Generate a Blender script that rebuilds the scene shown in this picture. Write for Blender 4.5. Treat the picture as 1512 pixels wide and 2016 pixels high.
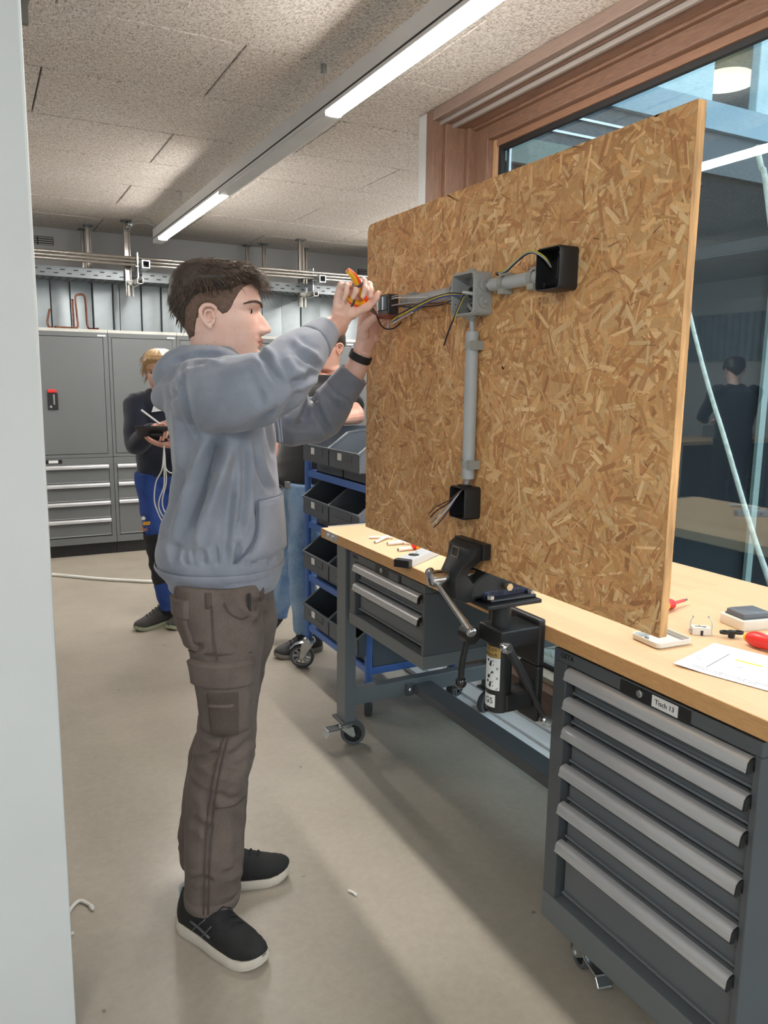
import bpy, bmesh, math, random
from mathutils import Vector, Matrix, Euler
from mathutils import noise as mnoise
R = math.radians
S = bpy.context.scene
for o in list(bpy.data.objects): bpy.data.objects.remove(o, do_unlink=True)
COL = S.collection
random.seed(7)

# ------------------------------------------------------------------ camera, world, exposure
F_PX = 1524.6
def make_camera():
    yaw, pit, rol = R(27.714), R(-9.522), R(0.676)
    f = Vector((math.sin(yaw)*math.cos(pit), math.cos(yaw)*math.cos(pit), math.sin(pit)))
    r0 = Vector((math.cos(yaw), -math.sin(yaw), 0)); u0 = r0.cross(f)
    r = math.cos(rol)*r0 + math.sin(rol)*u0; u = -math.sin(rol)*r0 + math.cos(rol)*u0
    cam = bpy.data.cameras.new('camera'); o = bpy.data.objects.new('camera', cam); COL.objects.link(o)
    o.matrix_world = Matrix(((r.x, u.x, -f.x, 0), (r.y, u.y, -f.y, 0), (r.z, u.z, -f.z, 1.45), (0, 0, 0, 1)))
    cam.sensor_fit = 'VERTICAL'; cam.sensor_height = 24.0; cam.lens = 24.0*F_PX/2016
    cam.clip_start = 0.05; cam.clip_end = 200
    S.camera = o
make_camera()
W = bpy.data.worlds.new('sky'); S.world = W; W.use_nodes = True
bg = W.node_tree.nodes['Background']
bg.inputs['Color'].default_value = (0.78, 0.89, 1.0, 1); bg.inputs['Strength'].default_value = 2.5
S.view_settings.view_transform = 'Standard'; S.view_settings.look = 'None'
S.view_settings.gamma = 1.0; S.view_settings.use_curve_mapping = False
S.view_settings.exposure = 0.80
LAMP = 70.0      # emission of the ceiling strip diffusers

# ------------------------------------------------------------------ materials
def lin(c):
    out = []
    for v in c:
        v /= 255.0
        out.append(v/12.92 if v <= .04045 else ((v+.055)/1.055)**2.4)
    return tuple(out) + (1.0,)
MATS = {}
class NT:
    def __init__(s, m):
        s.nt = m.node_tree; s.n = s.nt.nodes; s.b = s.n['Principled BSDF']
    def new(s, t, **kw):
        nd = s.n.new(t)
        for k, v in kw.items():
            if k.startswith('i_'): nd.inputs[k[2:].replace('_', ' ')].default_value = v
            else: setattr(nd, k, v)
        return nd
    def link(s, a, b): s.nt.links.new(a, b)
    def coord(s, scale=(1, 1, 1), rot=(0, 0, 0), kind='Object', loc=(0, 0, 0)):
        tc = s.new('ShaderNodeTexCoord'); mp = s.new('ShaderNodeMapping')
        mp.inputs['Scale'].default_value = scale; mp.inputs['Rotation'].default_value = rot; mp.inputs['Location'].default_value = loc
        s.link(tc.outputs[kind], mp.inputs['Vector']); return mp.outputs['Vector']
    def noise(s, vec, scale, detail=4, rough=.55, dist=0):
        n = s.new('ShaderNodeTexNoise'); n.inputs['Scale'].default_value = scale; n.inputs['Detail'].default_value = detail
        n.inputs['Roughness'].default_value = rough; n.inputs['Distortion'].default_value = dist
        s.link(vec, n.inputs['Vector']); return n.outputs['Fac']
    def ramp(s, fac, stops):
        r = s.new('ShaderNodeValToRGB'); e = r.color_ramp.elements
        while len(e) < len(stops): e.new(.5)
        for k, (p, c) in enumerate(stops): e[k].position = p; e[k].color = c
        s.link(fac, r.inputs['Fac']); return r.outputs['Color']
    def mix(s, fac, a, b, mode='MIX'):
        m = s.new('ShaderNodeMix', data_type='RGBA', blend_type=mode)
        for sock, v in ((m.inputs[0], fac), (m.inputs[6], a), (m.inputs[7], b)):
            if hasattr(v, 'links'): s.link(v, sock)
            else: sock.default_value = v
        return m.outputs[2]
    def bump(s, h, strength=.3, dist=.002):
        b = s.new('ShaderNodeBump'); b.inputs['Strength'].default_value = strength; b.inputs['Distance'].default_value = dist
        s.link(h, b.inputs['Height']); s.link(b.outputs['Normal'], s.b.inputs['Normal'])
def newmat(name):
    m = bpy.data.materials.new(name); m.use_nodes = True; MATS[name] = m
    return m, NT(m)
def mat(name, c, rough=.5, metal=0, var=.08, vs=8, bump=0, bs=60, coat=0, spec=.5, sheen=0, stretch=(1, 1, 1)):
    """plain procedural material: base colour broken up by noise, optional fine bump"""
    if name in MATS: return MATS[name]
    m, t = newmat(name); b = t.b; c = lin(c)
    v = t.coord(stretch)
    n = t.noise(v, vs, 5)
    lo = tuple(x*(1-var) for x in c[:3]) + (1,); hi = tuple(min(1, x*(1+var)) for x in c[:3]) + (1,)
    t.link(t.ramp(n, [(.3, lo), (.7, hi)]), b.inputs['Base Color'])
    b.inputs['Roughness'].default_value = rough; b.inputs['Metallic'].default_value = metal
    b.inputs['Specular IOR Level'].default_value = spec
    if coat: b.inputs['Coat Weight'].default_value = coat
    if sheen: b.inputs['Sheen Weight'].default_value = sheen; b.inputs['Sheen Roughness'].default_value = .5
    if bump: t.bump(t.noise(v, bs, 3), bump, .002)
    return m
def emit(name, c, strength):
    m, t = newmat(name)
    t.b.inputs['Base Color'].default_value = lin(c); t.b.inputs['Emission Color'].default_value = lin(c)
    t.b.inputs['Emission Strength'].default_value = strength
    return m

# ------------------------------------------------------------------ mesh building
class MB:
    def __init__(s): s.v = []; s.f = []; s.uv = None
    def add(s, vs, fs):
        o = len(s.v); s.v += [Vector(p) for p in vs]; s.f += [tuple(i+o for i in f) for f in fs]; return s
    def box(s, x0, x1, y0, y1, z0, z1):
        return s.add([(x0,y0,z0),(x1,y0,z0),(x1,y1,z0),(x0,y1,z0),(x0,y0,z1),(x1,y0,z1),(x1,y1,z1),(x0,y1,z1)],
                     [(0,3,2,1),(4,5,6,7),(0,1,5,4),(1,2,6,5),(2,3,7,6),(3,0,4,7)])
    def obox(s, c, ex, ey, ez):     # oriented box: centre and three half-axis vectors
        c, ex, ey, ez = map(Vector, (c, ex, ey, ez))
        return s.add([c+a*ex+b*ey+d*ez for d in (-1, 1) for a, b in ((-1,-1),(1,-1),(1,1),(-1,1))],
                     [(0,3,2,1),(4,5,6,7),(0,1,5,4),(1,2,6,5),(2,3,7,6),(3,0,4,7)])
    def loft(s, rings, closed=True, caps=True, loop=False):
        n = len(rings[0]); o = len(s.v)
        for r in rings: s.v += [Vector(p) for p in r]
        k = len(rings)
        for i in range(k if loop else k-1):
            a = o+i*n; b = o+((i+1) % k)*n
            for j in range(n if closed else n-1):
                q = (j+1) % n; s.f.append((a+j, a+q, b+q, b+j))
        if caps and not loop and closed:
            s.f.append(tuple(o+j for j in reversed(range(n)))); s.f.append(tuple(o+(k-1)*n+j for j in range(n)))
        return s
    def tube(s, path, r, n=10, caps=True, flat=1.0, up=None):
        P = [Vector(p) for p in path]; k = len(P); rr = r if isinstance(r, (list, tuple)) else [r]*k
        T = [(P[min(i+1, k-1)]-P[max(i-1, 0)]).normalized() for i in range(k)]
        a = Vector(up) if up else (Vector((0, 0, 1)) if abs(T[0].z) < .9 else Vector((1, 0, 0)))
        nrm = (a - T[0]*a.dot(T[0])).normalized(); rings = []
        for i in range(k):
            nrm = (nrm - T[i]*nrm.dot(T[i])).normalized(); bi = T[i].cross(nrm)
            rings.append([P[i] + rr[i]*(math.cos(2*math.pi*j/n)*bi + flat*math.sin(2*math.pi*j/n)*nrm) for j in range(n)])
        return s.loft(rings, caps=caps)
    def cyl(s, p0, p1, r, n=16, r2=None): return s.tube([p0, p1], [r, r if r2 is None else r2], n)
    def lathe(s, prof, c=(0,0,0), ax=(0,0,1), n=24, caps=True):   # prof: (radius, height along axis)
        ax = Vector(ax).normalized(); a = Vector((1,0,0)) if abs(ax.x) < .9 else Vector((0,1,0))
        u = (a-ax*a.dot(ax)).normalized(); w = ax.cross(u); c = Vector(c)
        return s.loft([[c+ax*h+r*(math.cos(2*math.pi*j/n)*u+math.sin(2*math.pi*j/n)*w) for j in range(n)] for r, h in prof], caps=caps)
    def prism(s, poly, o, u, w, e):   # 2D polygon (a,b) -> o+a*u+b*w, extruded by e
        o, u, w, e = map(Vector, (o, u, w, e)); b = [o+a*u+c*w for a, c in poly]
        return s.loft([b, [p+e for p in b]])
    def sphere(s, c, r, n=16, m=10, sc=(1,1,1)):
        c = Vector(c); rings = []
        for i in range(m+1):
            t = math.pi*(i+.02 if i == 0 else i-.02 if i == m else i)/m
            rings.append([c+Vector((r*sc[0]*math.sin(t)*math.cos(2*math.pi*j/n), r*sc[1]*math.sin(t)*math.sin(2*math.pi*j/n), -r*sc[2]*math.cos(t))) for j in range(n)])
        return s.loft(rings)
    def move(s, d): d = Vector(d); s.v = [p+d for p in s.v]; return s
    def xf(s, M): s.v = [M @ p for p in s.v]; return s
    def join(s, o): return s.add(o.v, o.f)
    def mesh(s, name, smooth=None):
        me = bpy.data.meshes.new(name); me.from_pydata([tuple(p) for p in s.v], [], s.f); me.validate(); me.update()
        bm = bmesh.new(); bm.from_mesh(me); bmesh.ops.recalc_face_normals(bm, faces=bm.faces); bm.to_mesh(me); bm.free()
        if smooth:
            for p in me.polygons: p.use_smooth = True
            if smooth is not True: me.set_sharp_from_angle(angle=R(smooth))
        return me
def rrect(w, h, r, k=4):      # rounded rectangle polygon centred on 0
    out = []
    for cx, cy, a0 in ((w/2-r, h/2-r, 0), (-w/2+r, h/2-r, 90), (-w/2+r, -h/2+r, 180), (w/2-r, -h/2+r, 270)):
        for i in range(k+1):
            a = R(a0+90*i/k); out.append((cx+r*math.cos(a), cy+r*math.sin(a)))
    return out
def bez(pts, n=8):            # Catmull-Rom through points
    P = [Vector(p) for p in pts]; out = []
    for i in range(len(P)-1):
        p0, p1, p2, p3 = P[max(i-1, 0)], P[i], P[i+1], P[min(i+2, len(P)-1)]
        for k in range(n):
            t = k/n
            out.append(.5*((2*p1)+(p2-p0)*t+(2*p0-5*p1+4*p2-p3)*t*t+(3*p1-p0-3*p2+p3)*t**3))
    out.append(P[-1]); return out
def wloc(p):
    v = Vector((0, 0, 0))
    while p: v += p.location; p = p.parent
    return v
def tag(o, label=None, cat=None, group=None, kind=None):
    for k, v in (('label', label), ('category', cat), ('group', group), ('kind', kind)):
        if v: o[k] = v
    return o
def thing(name, label, cat, loc=(0,0,0), rotz=0, group=None, kind=None):
    o = bpy.data.objects.new(name, None); COL.objects.link(o); o.empty_display_size = .05
    o.location = loc; o.rotation_euler = (0, 0, rotz)
    return tag(o, label, cat, group, kind)
def part(name, mb, m, parent=None, world=True, smooth=None, bev=0, seg=2, label=None, kind=None, me=None):
    if me is None:
        if world and parent:
            d = wloc(parent); mb.v = [p-d for p in mb.v]
        me = mb.mesh(name, smooth); me.materials.append(m)
    o = bpy.data.objects.new(name, me); COL.objects.link(o); o.parent = parent
    if bev:
        b = o.modifiers.new('bevel', 'BEVEL'); b.width = bev; b.segments = seg; b.limit_method = 'ANGLE'; b.angle_limit = R(35)
        b.harden_normals = False
    return tag(o, label, None, None, kind)
def solo(name, mb, m, label, cat, group=None, smooth=None, bev=0, seg=2, kind=None):
    xs = [p.x for p in mb.v]; ys = [p.y for p in mb.v]; zs = [p.z for p in mb.v]
    c = Vector(((min(xs)+max(xs))/2, (min(ys)+max(ys))/2, min(zs))); mb.v = [p-c for p in mb.v]
    o = part(name, mb, m, None, False, smooth, bev, seg); o.location = c
    return tag(o, label, cat, group, kind)
def struct(name, mb, m, parent=None, smooth=None, bev=0, label=None):
    o = part(name, mb, m, parent, True, smooth, bev)
    if not parent: o['kind'] = 'structure'
    if label: o['label'] = label
    return o
def dup(o, loc=None, rotz=None, parent=None, label=None):
    c = o.copy(); COL.objects.link(c); c.parent = parent
    if loc is not None: c.location = loc
    if rotz is not None: c.rotation_euler = (0, 0, rotz)
    if label: c['label'] = label
    for ch in list(o.children): dup(ch, None, None, c)
    return c
def text_mb(s, size, o, u, w, ext=.0005, align='CENTER'):
    """lettering as a mesh lying in the plane o + a*u + b*w"""
    cu = bpy.data.curves.new('t', 'FONT'); cu.body = s; cu.size = size; cu.extrude = ext; cu.align_x = align; cu.align_y = 'CENTER'; cu.resolution_u = 3
    ob = bpy.data.objects.new('t', cu); COL.objects.link(ob)
    dg = bpy.context.evaluated_depsgraph_get(); me = ob.evaluated_get(dg).to_mesh()
    u, w, o = Vector(u).normalized(), Vector(w).normalized(), Vector(o); n = u.cross(w)
    mb = MB(); mb.add([o+v.co.x*u+v.co.y*w+v.co.z*n for v in me.vertices], [tuple(p.vertices) for p in me.polygons])
    ob.evaluated_get(dg).to_mesh_clear(); bpy.data.objects.remove(ob); bpy.data.curves.remove(cu)
    return mb
def remesh(mb, name, voxel, smooth_it=4, fac=.5):
    """fuse overlapping closed shells into one continuous surface"""
    me = bpy.data.meshes.new(name); me.from_pydata([tuple(p) for p in mb.v], [], mb.f); me.update()
    bm = bmesh.new(); bm.from_mesh(me); bmesh.ops.recalc_face_normals(bm, faces=bm.faces); bm.to_mesh(me); bm.free()
    ob = bpy.data.objects.new(name, me); COL.objects.link(ob)
    md = ob.modifiers.new('r', 'REMESH'); md.mode = 'VOXEL'; md.voxel_size = voxel
    if smooth_it:
        sm = ob.modifiers.new('s', 'SMOOTH'); sm.iterations = smooth_it; sm.factor = fac
    dg = bpy.context.evaluated_depsgraph_get(); ev = ob.evaluated_get(dg); m2 = ev.to_mesh()
    out = MB(); out.v = [v.co.copy() for v in m2.vertices]; out.f = [tuple(p.vertices) for p in m2.polygons]
    ev.to_mesh_clear(); bpy.data.objects.remove(ob); bpy.data.meshes.remove(me)
    return out

# ------------------------------------------------------------------ surface materials
def mat_floor():
    m, t = newmat('polished_concrete'); v = t.coord()
    big = t.noise(v, 1.3, 6, .6); fine = t.noise(v, 38, 6, .7)
    c1 = t.ramp(big, [(.32, lin((146,138,125))), (.55, lin((161,152,139))), (.75, lin((171,163,150)))])
    c2 = t.mix(.10, c1, t.ramp(fine, [(.35, lin((140,133,122))), (.65, lin((205,200,190)))]))
    vo = t.new('ShaderNodeTexVoronoi', feature='F1'); vo.inputs['Scale'].default_value = 6.5; vo.inputs['Randomness'].default_value = 1
    t.link(v, vo.inputs['Vector'])
    warp = t.noise(v, 45, 5, .7)
    ad = t.new('ShaderNodeMath', operation='MULTIPLY_ADD'); t.link(warp, ad.inputs[0]); ad.inputs[1].default_value = .22; t.link(vo.outputs['Distance'], ad.inputs[2])
    spot = t.ramp(ad.outputs[0], [(.120, (1,1,1,1)), (.150, (0,0,0,1))])
    c3 = t.mix(spot, c2, lin((112,104,92)))
    t.link(c3, t.b.inputs['Base Color'])
    t.link(t.ramp(t.noise(v, 3, 4), [(.3, (.30,)*3+(1,)), (.7, (.46,)*3+(1,))]), t.b.inputs['Roughness'])
    t.bump(fine, .04, .002); return m
def mat_ceiling():
    m, t = newmat('wood_wool'); v = t.coord()
    va = t.coord((1, 3.2, 1), (0, 0, R(25))); vb = t.coord((3.2, 1, 1), (0, 0, R(20)))
    n1 = t.noise(va, 46, 3, .65, .6); n2 = t.noise(vb, 46, 3, .65, .6)
    mx = t.new('ShaderNodeMath', operation='MINIMUM'); t.link(n1, mx.inputs[0]); t.link(n2, mx.inputs[1])
    c = t.ramp(mx.outputs[0], [(.36, lin((112,104,97))), (.425, lin((188,181,174))), (.54, lin((224,218,212)))])
    c = t.mix(.25, c, t.ramp(t.noise(v, 2.2, 4), [(.3, lin((200,188,178))), (.7, lin((224,219,215)))]))
    t.link(c, t.b.inputs['Base Color']); t.b.inputs['Roughness'].default_value = .95
    t.bump(mx.outputs[0], .6, .006); return m
def mat_wood(name, base, dark, scale=(1, 1, 1), rot=(0,0,0), rough=.5, ring=26, amt=.6, blocks=None):
    m, t = newmat(name); v = t.coord(scale, rot)
    n = t.noise(v, ring, 6, .6, 1.2); f = t.noise(v, ring*6, 4, .6)
    c = t.ramp(n, [(.32, lin(dark)), (.5, tuple((a+b)/2 for a, b in zip(lin(dark), lin(base)))), (.68, lin(base))])
    c = t.mix(amt, lin(base), c)
    c = t.mix(.12, c, t.ramp(f, [(.35, lin(dark)), (.65, lin(base))]))
    if blocks:
        br = t.new('ShaderNodeTexBrick'); br.inputs['Scale'].default_value = 1; br.inputs['Mortar Size'].default_value = 0
        br.inputs['Brick Width'].default_value = blocks[0]; br.inputs['Row Height'].default_value = blocks[1]; br.offset = .37
        br.inputs['Color1'].default_value = lin(base); br.inputs['Color2'].default_value = lin(blocks[2]); br.inputs['Bias'].default_value = -.25
        t.link(t.coord(rot=(0, 0, R(90))), br.inputs['Vector']); c = t.mix(.45, c, br.outputs['Color'])
    t.link(c, t.b.inputs['Base Color']); t.b.inputs['Roughness'].default_value = rough
    t.bump(f, .06, .001); return m
M_FLOOR = mat_floor(); M_CEIL = mat_ceiling()
M_FRAME = mat_wood('window_oak', (138,104,84), (92,68,56), (7, .5, 7), rough=.55, amt=.8)
M_FRAMEV = mat_wood('window_oak_upright', (142,108,88), (96,70,58), (7, 7, .5), rough=.55, amt=.8)
M_TOP = mat_wood('beech_worktop', (226,193,154), (204,160,118), (9, .8, 9), rough=.42, ring=18, amt=.5, blocks=(.55, .045, (212,168,130)))
M_WHITE = mat('painted_white_wall', (198,199,198), .75, var=.03, vs=3, bump=.05, bs=220)
M_GREYW = mat('grey_back_wall', (160,160,160), .85, var=.05, vs=2, bump=.1, bs=120)
M_DARKJ = mat('dark_joint', (46,42,40), .95)
M_ALU = mat('brushed_aluminium', (196,199,203), .32, .9, .05, 6, stretch=(1, .05, 1))
M_GALV = mat('galvanised_sheet', (168,177,182), .48, .7, .12, 5, bump=.05, bs=9)
M_BLK = mat('black_plastic', (30,30,32), .45, var=.15, vs=30)
M_STEEL = mat('zinc_steel', (186,190,192), .28, .95, .1, 20)
M_CHROME = mat('polished_steel', (205,205,205), .18, 1, .06, 20)
M_GASKET = mat('black_gasket', (28,28,30), .6)

def mat_glass(name, tint, refl=1.0):
    """clear pane: Schlick mix of see-through and mirror, same from both sides"""
    m = bpy.data.materials.new(name); m.use_nodes = True; MATS[name] = m; nt = m.node_tree; nt.nodes.clear(); N = nt.nodes.new; L = nt.links.new
    o = N('ShaderNodeOutputMaterial'); mx = N('ShaderNodeMixShader'); tr = N('ShaderNodeBsdfTransparent'); gl = N('ShaderNodeBsdfGlossy')
    lw = N('ShaderNodeLayerWeight'); lw.inputs['Blend'].default_value = .5
    pw = N('ShaderNodeMath'); pw.operation = 'POWER'; pw.inputs[1].default_value = 4; L(lw.outputs['Facing'], pw.inputs[0])
    ma = N('ShaderNodeMath'); ma.operation = 'MULTIPLY_ADD'; ma.use_clamp = True; ma.inputs[1].default_value = .9*refl; ma.inputs[2].default_value = .05*refl; L(pw.outputs[0], ma.inputs[0])
    tr.inputs['Color'].default_value = lin(tint); gl.inputs['Roughness'].default_value = 0; gl.inputs['Color'].default_value = (.84, .93, 1, 1)
    L(ma.outputs[0], mx.inputs[0]); L(tr.outputs[0], mx.inputs[1]); L(gl.outputs[0], mx.inputs[2]); L(mx.outputs[0], o.inputs[0])
    return m
M_GLASS = mat_glass('window_glass', (222,232,232), 2.7)

# ------------------------------------------------------------------ room shell
ZC = 2.72
XW, YW = 2.005, 3.50       # corner of the glazed bay
struct('floor', MB().box(-4, 5.2, -3, 7.6, -.12, 0), M_FLOOR, label='pale grey beige polished concrete floor with scuffs')
ceil = struct('ceiling', MB().box(-4, 2.25, -3, 7.6, ZC+.03, ZC+.2).box(2.25, 5.2, 3.50, 7.6, ZC+.03, ZC+.2), M_DARKJ)
# wood wool boards, each one with its own edges, laid in staggered rows
rows = [-1.87+.6235*k for k in range(15)]
pm = {}
for k, y0 in enumerate(rows):
    y1 = y0+.6235; x = -3.98 + (.0 if k % 2 else .70)
    xs = [-3.98] + ([] if k % 2 else [-3.98+.70]); xx = xs[-1]
    off = 1.018 - (0 if k % 2 == 0 else .68)
    cuts = sorted([off+1.36*j for j in range(-4, 4)])
    lim = 5.18 if y0 > 3.4 else 2.24
    cuts = [-3.98] + [c for c in cuts if -3.9 < c < lim-.05] + [lim]
    if k < 3: continue
    for a, b in zip(cuts[:-1], cuts[1:]):
        key = round(b-a, 3)
        if key not in pm:
            h = (b-a)/2-.0035; w = .6235/2-.0042; c = .003
            me = MB().loft([[(-h+q, -w+q, z), (h-q, -w+q, z), (h-q, w-q, z), (-h+q, w-q, z)] for z, q in ((.03, 0), (c, 0), (0, c))]).mesh('ceiling_board')
            me.materials.append(M_CEIL); pm[key] = me
        o = part('ceiling_board', None, None, ceil, me=pm[key]); o.location = ((a+b)/2, (y0+y1)/2, ZC + random.uniform(0, .003))
struct('wall_back', MB().box(-4, 5.2, 7.5, 7.65, 0, ZC+.05), M_GREYW)
struct('wall_far_left', MB().box(-3.8, -3.65, -3, 7.6, 0, ZC+.05), M_WHITE)
cor = MB(); pf = []
for k in range(45):
    for a, b in ((0, 0), (.05, 0), (.07, .03), (.12, .03), (.14, 0)): pf.append((3.2+.14*k*.7+a*.7, b))
cor.loft([[(-3.64+b, y, z) for y, b in pf] for z in (1.75, 2.32)], closed=False, caps=False)
solo('wall_cladding', cor, M_GALV, 'corrugated metal sheet along the far left wall, mirrored in the window', 'cladding')
struct('wall_far_right', MB().box(5.0, 5.15, 3.5, 7.6, 0, ZC+.05), M_GREYW)
# wall behind the camera with a daylight opening
struct('wall_near', MB().box(-4, -2.4, -2.6, -2.45, 0, ZC+.05).box(.6, 2.3, -2.6, -2.45, 0, ZC+.05).box(-2.4, .6, -2.6, -2.45, 0, .75).box(-2.4, .6, -2.6, -2.45, 2.45, ZC+.05), M_WHITE)
w3 = struct('window_3', MB().box(-2.4, .6, -2.52, -2.49, .75, .81).box(-2.4, .6, -2.52, -2.49, 2.39, 2.45).box(-.93, -.87, -2.52, -2.49, .81, 2.39), M_FRAMEV)
struct('window_glass', MB().box(-2.4, .6, -2.51, -2.50, .81, 2.39), M_GLASS, w3)
# white wall end close to the camera at the left
wl = struct('wall_left', MB().box(-.9, 0, 0, .30, 0, 2.95), M_WHITE, bev=.006, label='white painted wall end at the left edge')
wl.location = (.108, 1.655, 0); wl.rotation_euler = (0, R(.35), 0)
bp = struct('wall_plinth', MB().box(-.9, .002, -.003, .30, 0, .03), mat('plinth_grey', (120,118,112), .7), wl); bp.location = (0, 0, 0)
# ceiling holder plate seen over the wall end
solo('ceiling_plate', MB().box(.220, .248, 3.10, 3.13, ZC-.085, ZC-.002).box(.214, .254, 3.09, 3.14, ZC-.012, ZC-.001), mat('plate_grey', (120,120,116), .5, .4), 'small grey plate hanging from the ceiling beside the white wall end', 'bracket', bev=.002)

# ------------------------------------------------------------------ glazed bay: right wall, window frame, sill
wr = struct('wall_right', MB().box(XW, XW+.35, 3.42, YW, 0, ZC), M_WHITE, bev=.004, label='narrow white corner of the glazed bay')
struct('wall_bay_return', MB().box(XW+.35, 5.0, 3.39, YW, 0, ZC+.1), M_WHITE)
win = struct('window_1', MB().box(XW-.004, XW+.055, 3.36, 3.42, 0, ZC-.002), M_FRAMEV, bev=.003, label='tall oak framed window beside the workbench')
Y0 = -1.2
def wpart(name, b, m, bev=.003, smooth=None): return struct(name, b, m, win, bev=bev, smooth=smooth)
wpart('jamb', MB().box(XW+.055, 2.17, 3.335, 3.42, 0, ZC-.004), M_FRAMEV)
wpart('jamb', MB().box(2.17, 2.25, 3.31, 3.42, 0, ZC-.006), M_FRAMEV)
wpart('sash_stile', MB().box(2.215, 2.265, 3.215, 3.315, .05, 2.70), M_FRAMEV, .006)
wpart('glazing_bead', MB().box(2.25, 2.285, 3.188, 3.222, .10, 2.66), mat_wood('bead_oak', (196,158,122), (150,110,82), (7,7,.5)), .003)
wpart('gasket', MB().box(2.262, 2.284, 3.163, 3.19, .10, 2.655), M_GASKET, .002)
wpart('spacer_bar', MB().box(2.288, 2.302, 3.140, 3.160, .10, 2.64), M_ALU, .002)
# header: stepped oak mouldings with aluminium curtain rails between them
wpart('header', MB().box(XW-.004, XW+.03, Y0, 3.36, ZC-.052, ZC-.001), mat_wood('header_grey_oak', (142,120,108), (98,80,72), (7,.5,7)))
M_RAIL = mat('rail_grey', (150,142,137), .5, .1, .04)
wpart('curtain_rail', MB().box(XW+.034, XW+.048, Y0, 3.36, ZC-.066, ZC-.02), M_RAIL, .002)
wpart('header', MB().box(XW+.052, XW+.085, Y0, 3.36, ZC-.062, ZC-.001), M_FRAME)
wpart('curtain_rail', MB().box(XW+.090, XW+.106, Y0, 3.36, ZC-.078, ZC-.025), M_RAIL, .002)
wpart('header', MB().box(XW+.110, 2.19, Y0, 3.36, ZC-.072, ZC-.001), M_FRAME)
wpart('header', MB().box(2.19, 2.25, Y0, 3.34, ZC-.082, ZC-.001), M_FRAME)
wpart('sash_rail', MB().box(2.215, 2.265, Y0, 3.215, 2.578, 2.66), M_FRAME, .006)
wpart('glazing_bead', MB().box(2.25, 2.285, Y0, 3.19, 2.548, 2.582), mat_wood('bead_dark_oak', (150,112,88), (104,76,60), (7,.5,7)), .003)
wpart('gasket', MB().box(2.262, 2.284, Y0, 3.165, 2.526, 2.55), M_GASKET, .002)
wpart('bottom_rail', MB().box(2.12, 2.25, Y0, 3.30, .025, .125), M_FRAME, .004)
wpart('bottom_bead', MB().box(2.19, 2.262, Y0, 3.20, .124, .15), mat('cream_bead', (206,196,176), .6), .003)
wpart('gasket', MB().box(2.262, 2.284, Y0, 3.165, .13, .165), M_GASKET, .002)
wpart('window_glass', MB().box(2.284, 2.290, Y0, 3.166, .12, 2.60), M_GLASS, 0)
# aluminium floor channel in front of the window
sl = MB()
for x0, x1, h in ((1.86, 1.875, .022), (1.875, 1.93, .014), (1.93, 1.945, .024), (1.945, 2.03, .016), (2.03, 2.045, .026), (2.045, 2.12, .018)):
    sl.box(x0, x1, Y0, 3.30, 0, h)
struct('trim_1', sl, mat('alu_channel', (232,234,236), .42, .05, .04, 6), bev=.0015, label='ribbed aluminium floor channel under the window')

# ------------------------------------------------------------------ courtyard outside the glass
struct('ground_outside', MB().box(2.30, 14, -8, 3.38, -.25, -.02), mat('courtyard_soil', (62,56,50), .95, var=.3, vs=14, bump=.5, bs=40))
M_FAC = mat('facade_blue_panel', (150,176,188), .35, var=.1, vs=1.5); M_FACD = mat('facade_dark_panel', (60,66,74), .5, var=.1, vs=2)
M_SLAB = mat('slab_steel_blue', (122,146,160), .35, .2, .08, 2)
# facade of the own wing across the courtyard corner, seen through the glass: dark glazing, slab edge, upper storey
wing = struct('wall_wing', MB().box(2.36, 6.6, 3.30, 3.38, -.2, 2.64), mat('wing_dark_glazing', (26,29,34), .7, var=.2, vs=1.5, spec=.15), label='dark facade of the wing across the courtyard corner')
struct('slab_edge', MB().box(2.32, 6.8, 3.24, 3.50, 2.86, 3.005), M_SLAB, wing)
struct('facade_band', MB().box(2.32, 6.8, 3.27, 3.38, 2.64, 2.86), M_FACD, wing)
for z in (2.694, 2.774): struct('alu_line', MB().box(2.32, 3.1, 3.255, 3.272, z-.006, z+.006), M_ALU, wing)
struct('concrete_strip', MB().box(2.36, 3.2, 3.27, 3.30, 2.52, 2.64), mat('concrete_grey_green', (120,132,128), .8, var=.1), wing)
for x0, x1, m in ((2.4, 3.05, M_FAC), (3.09, 3.28, mat('facade_blue_dark', (70,96,126), .3)), (3.32, 3.86, mat('facade_pale', (170,192,198), .35)), (4.235, 4.7, MATS['facade_pale']), (4.75, 6.8, M_FAC)):
    struct('facade_panel', MB().box(x0, x1, 3.36, 3.42, 3.005, 4.3), m, wing, bev=.006)
struct('upper_room_back', MB().box(2.4, 6.8, 5.0, 5.1, 3.0, 4.4), mat('upper_room_grey', (98,98,98), .8), wing)
struct('upper_room_ceiling', MB().box(2.3, 6.8, 3.36, 5.1, 3.74, 3.84), MATS['upper_room_grey'], wing)
struct('upper_room_roof', MB().box(2.3, 6.8, 3.30, 5.1, 4.3, 4.5), M_FACD, wing)
struct('green_post', MB().box(4.395, 4.450, 3.265, 3.29, -.1, 2.66), mat('mullion_green', (138,154,150), .5), wing)
lampm = emit('warm_lamp_disc', (255, 246, 200), 1.5)
solo('round_lamp', MB().lathe([(.02,.05),(.17,.05),(.20,.03),(.205,.015),(.20,0),(.02,-.003)], (4.95, 4.2, 3.60), n=40), lampm, 'glowing round ceiling lamp in the upper storey seen through the window', 'lamp', smooth=40)
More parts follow.
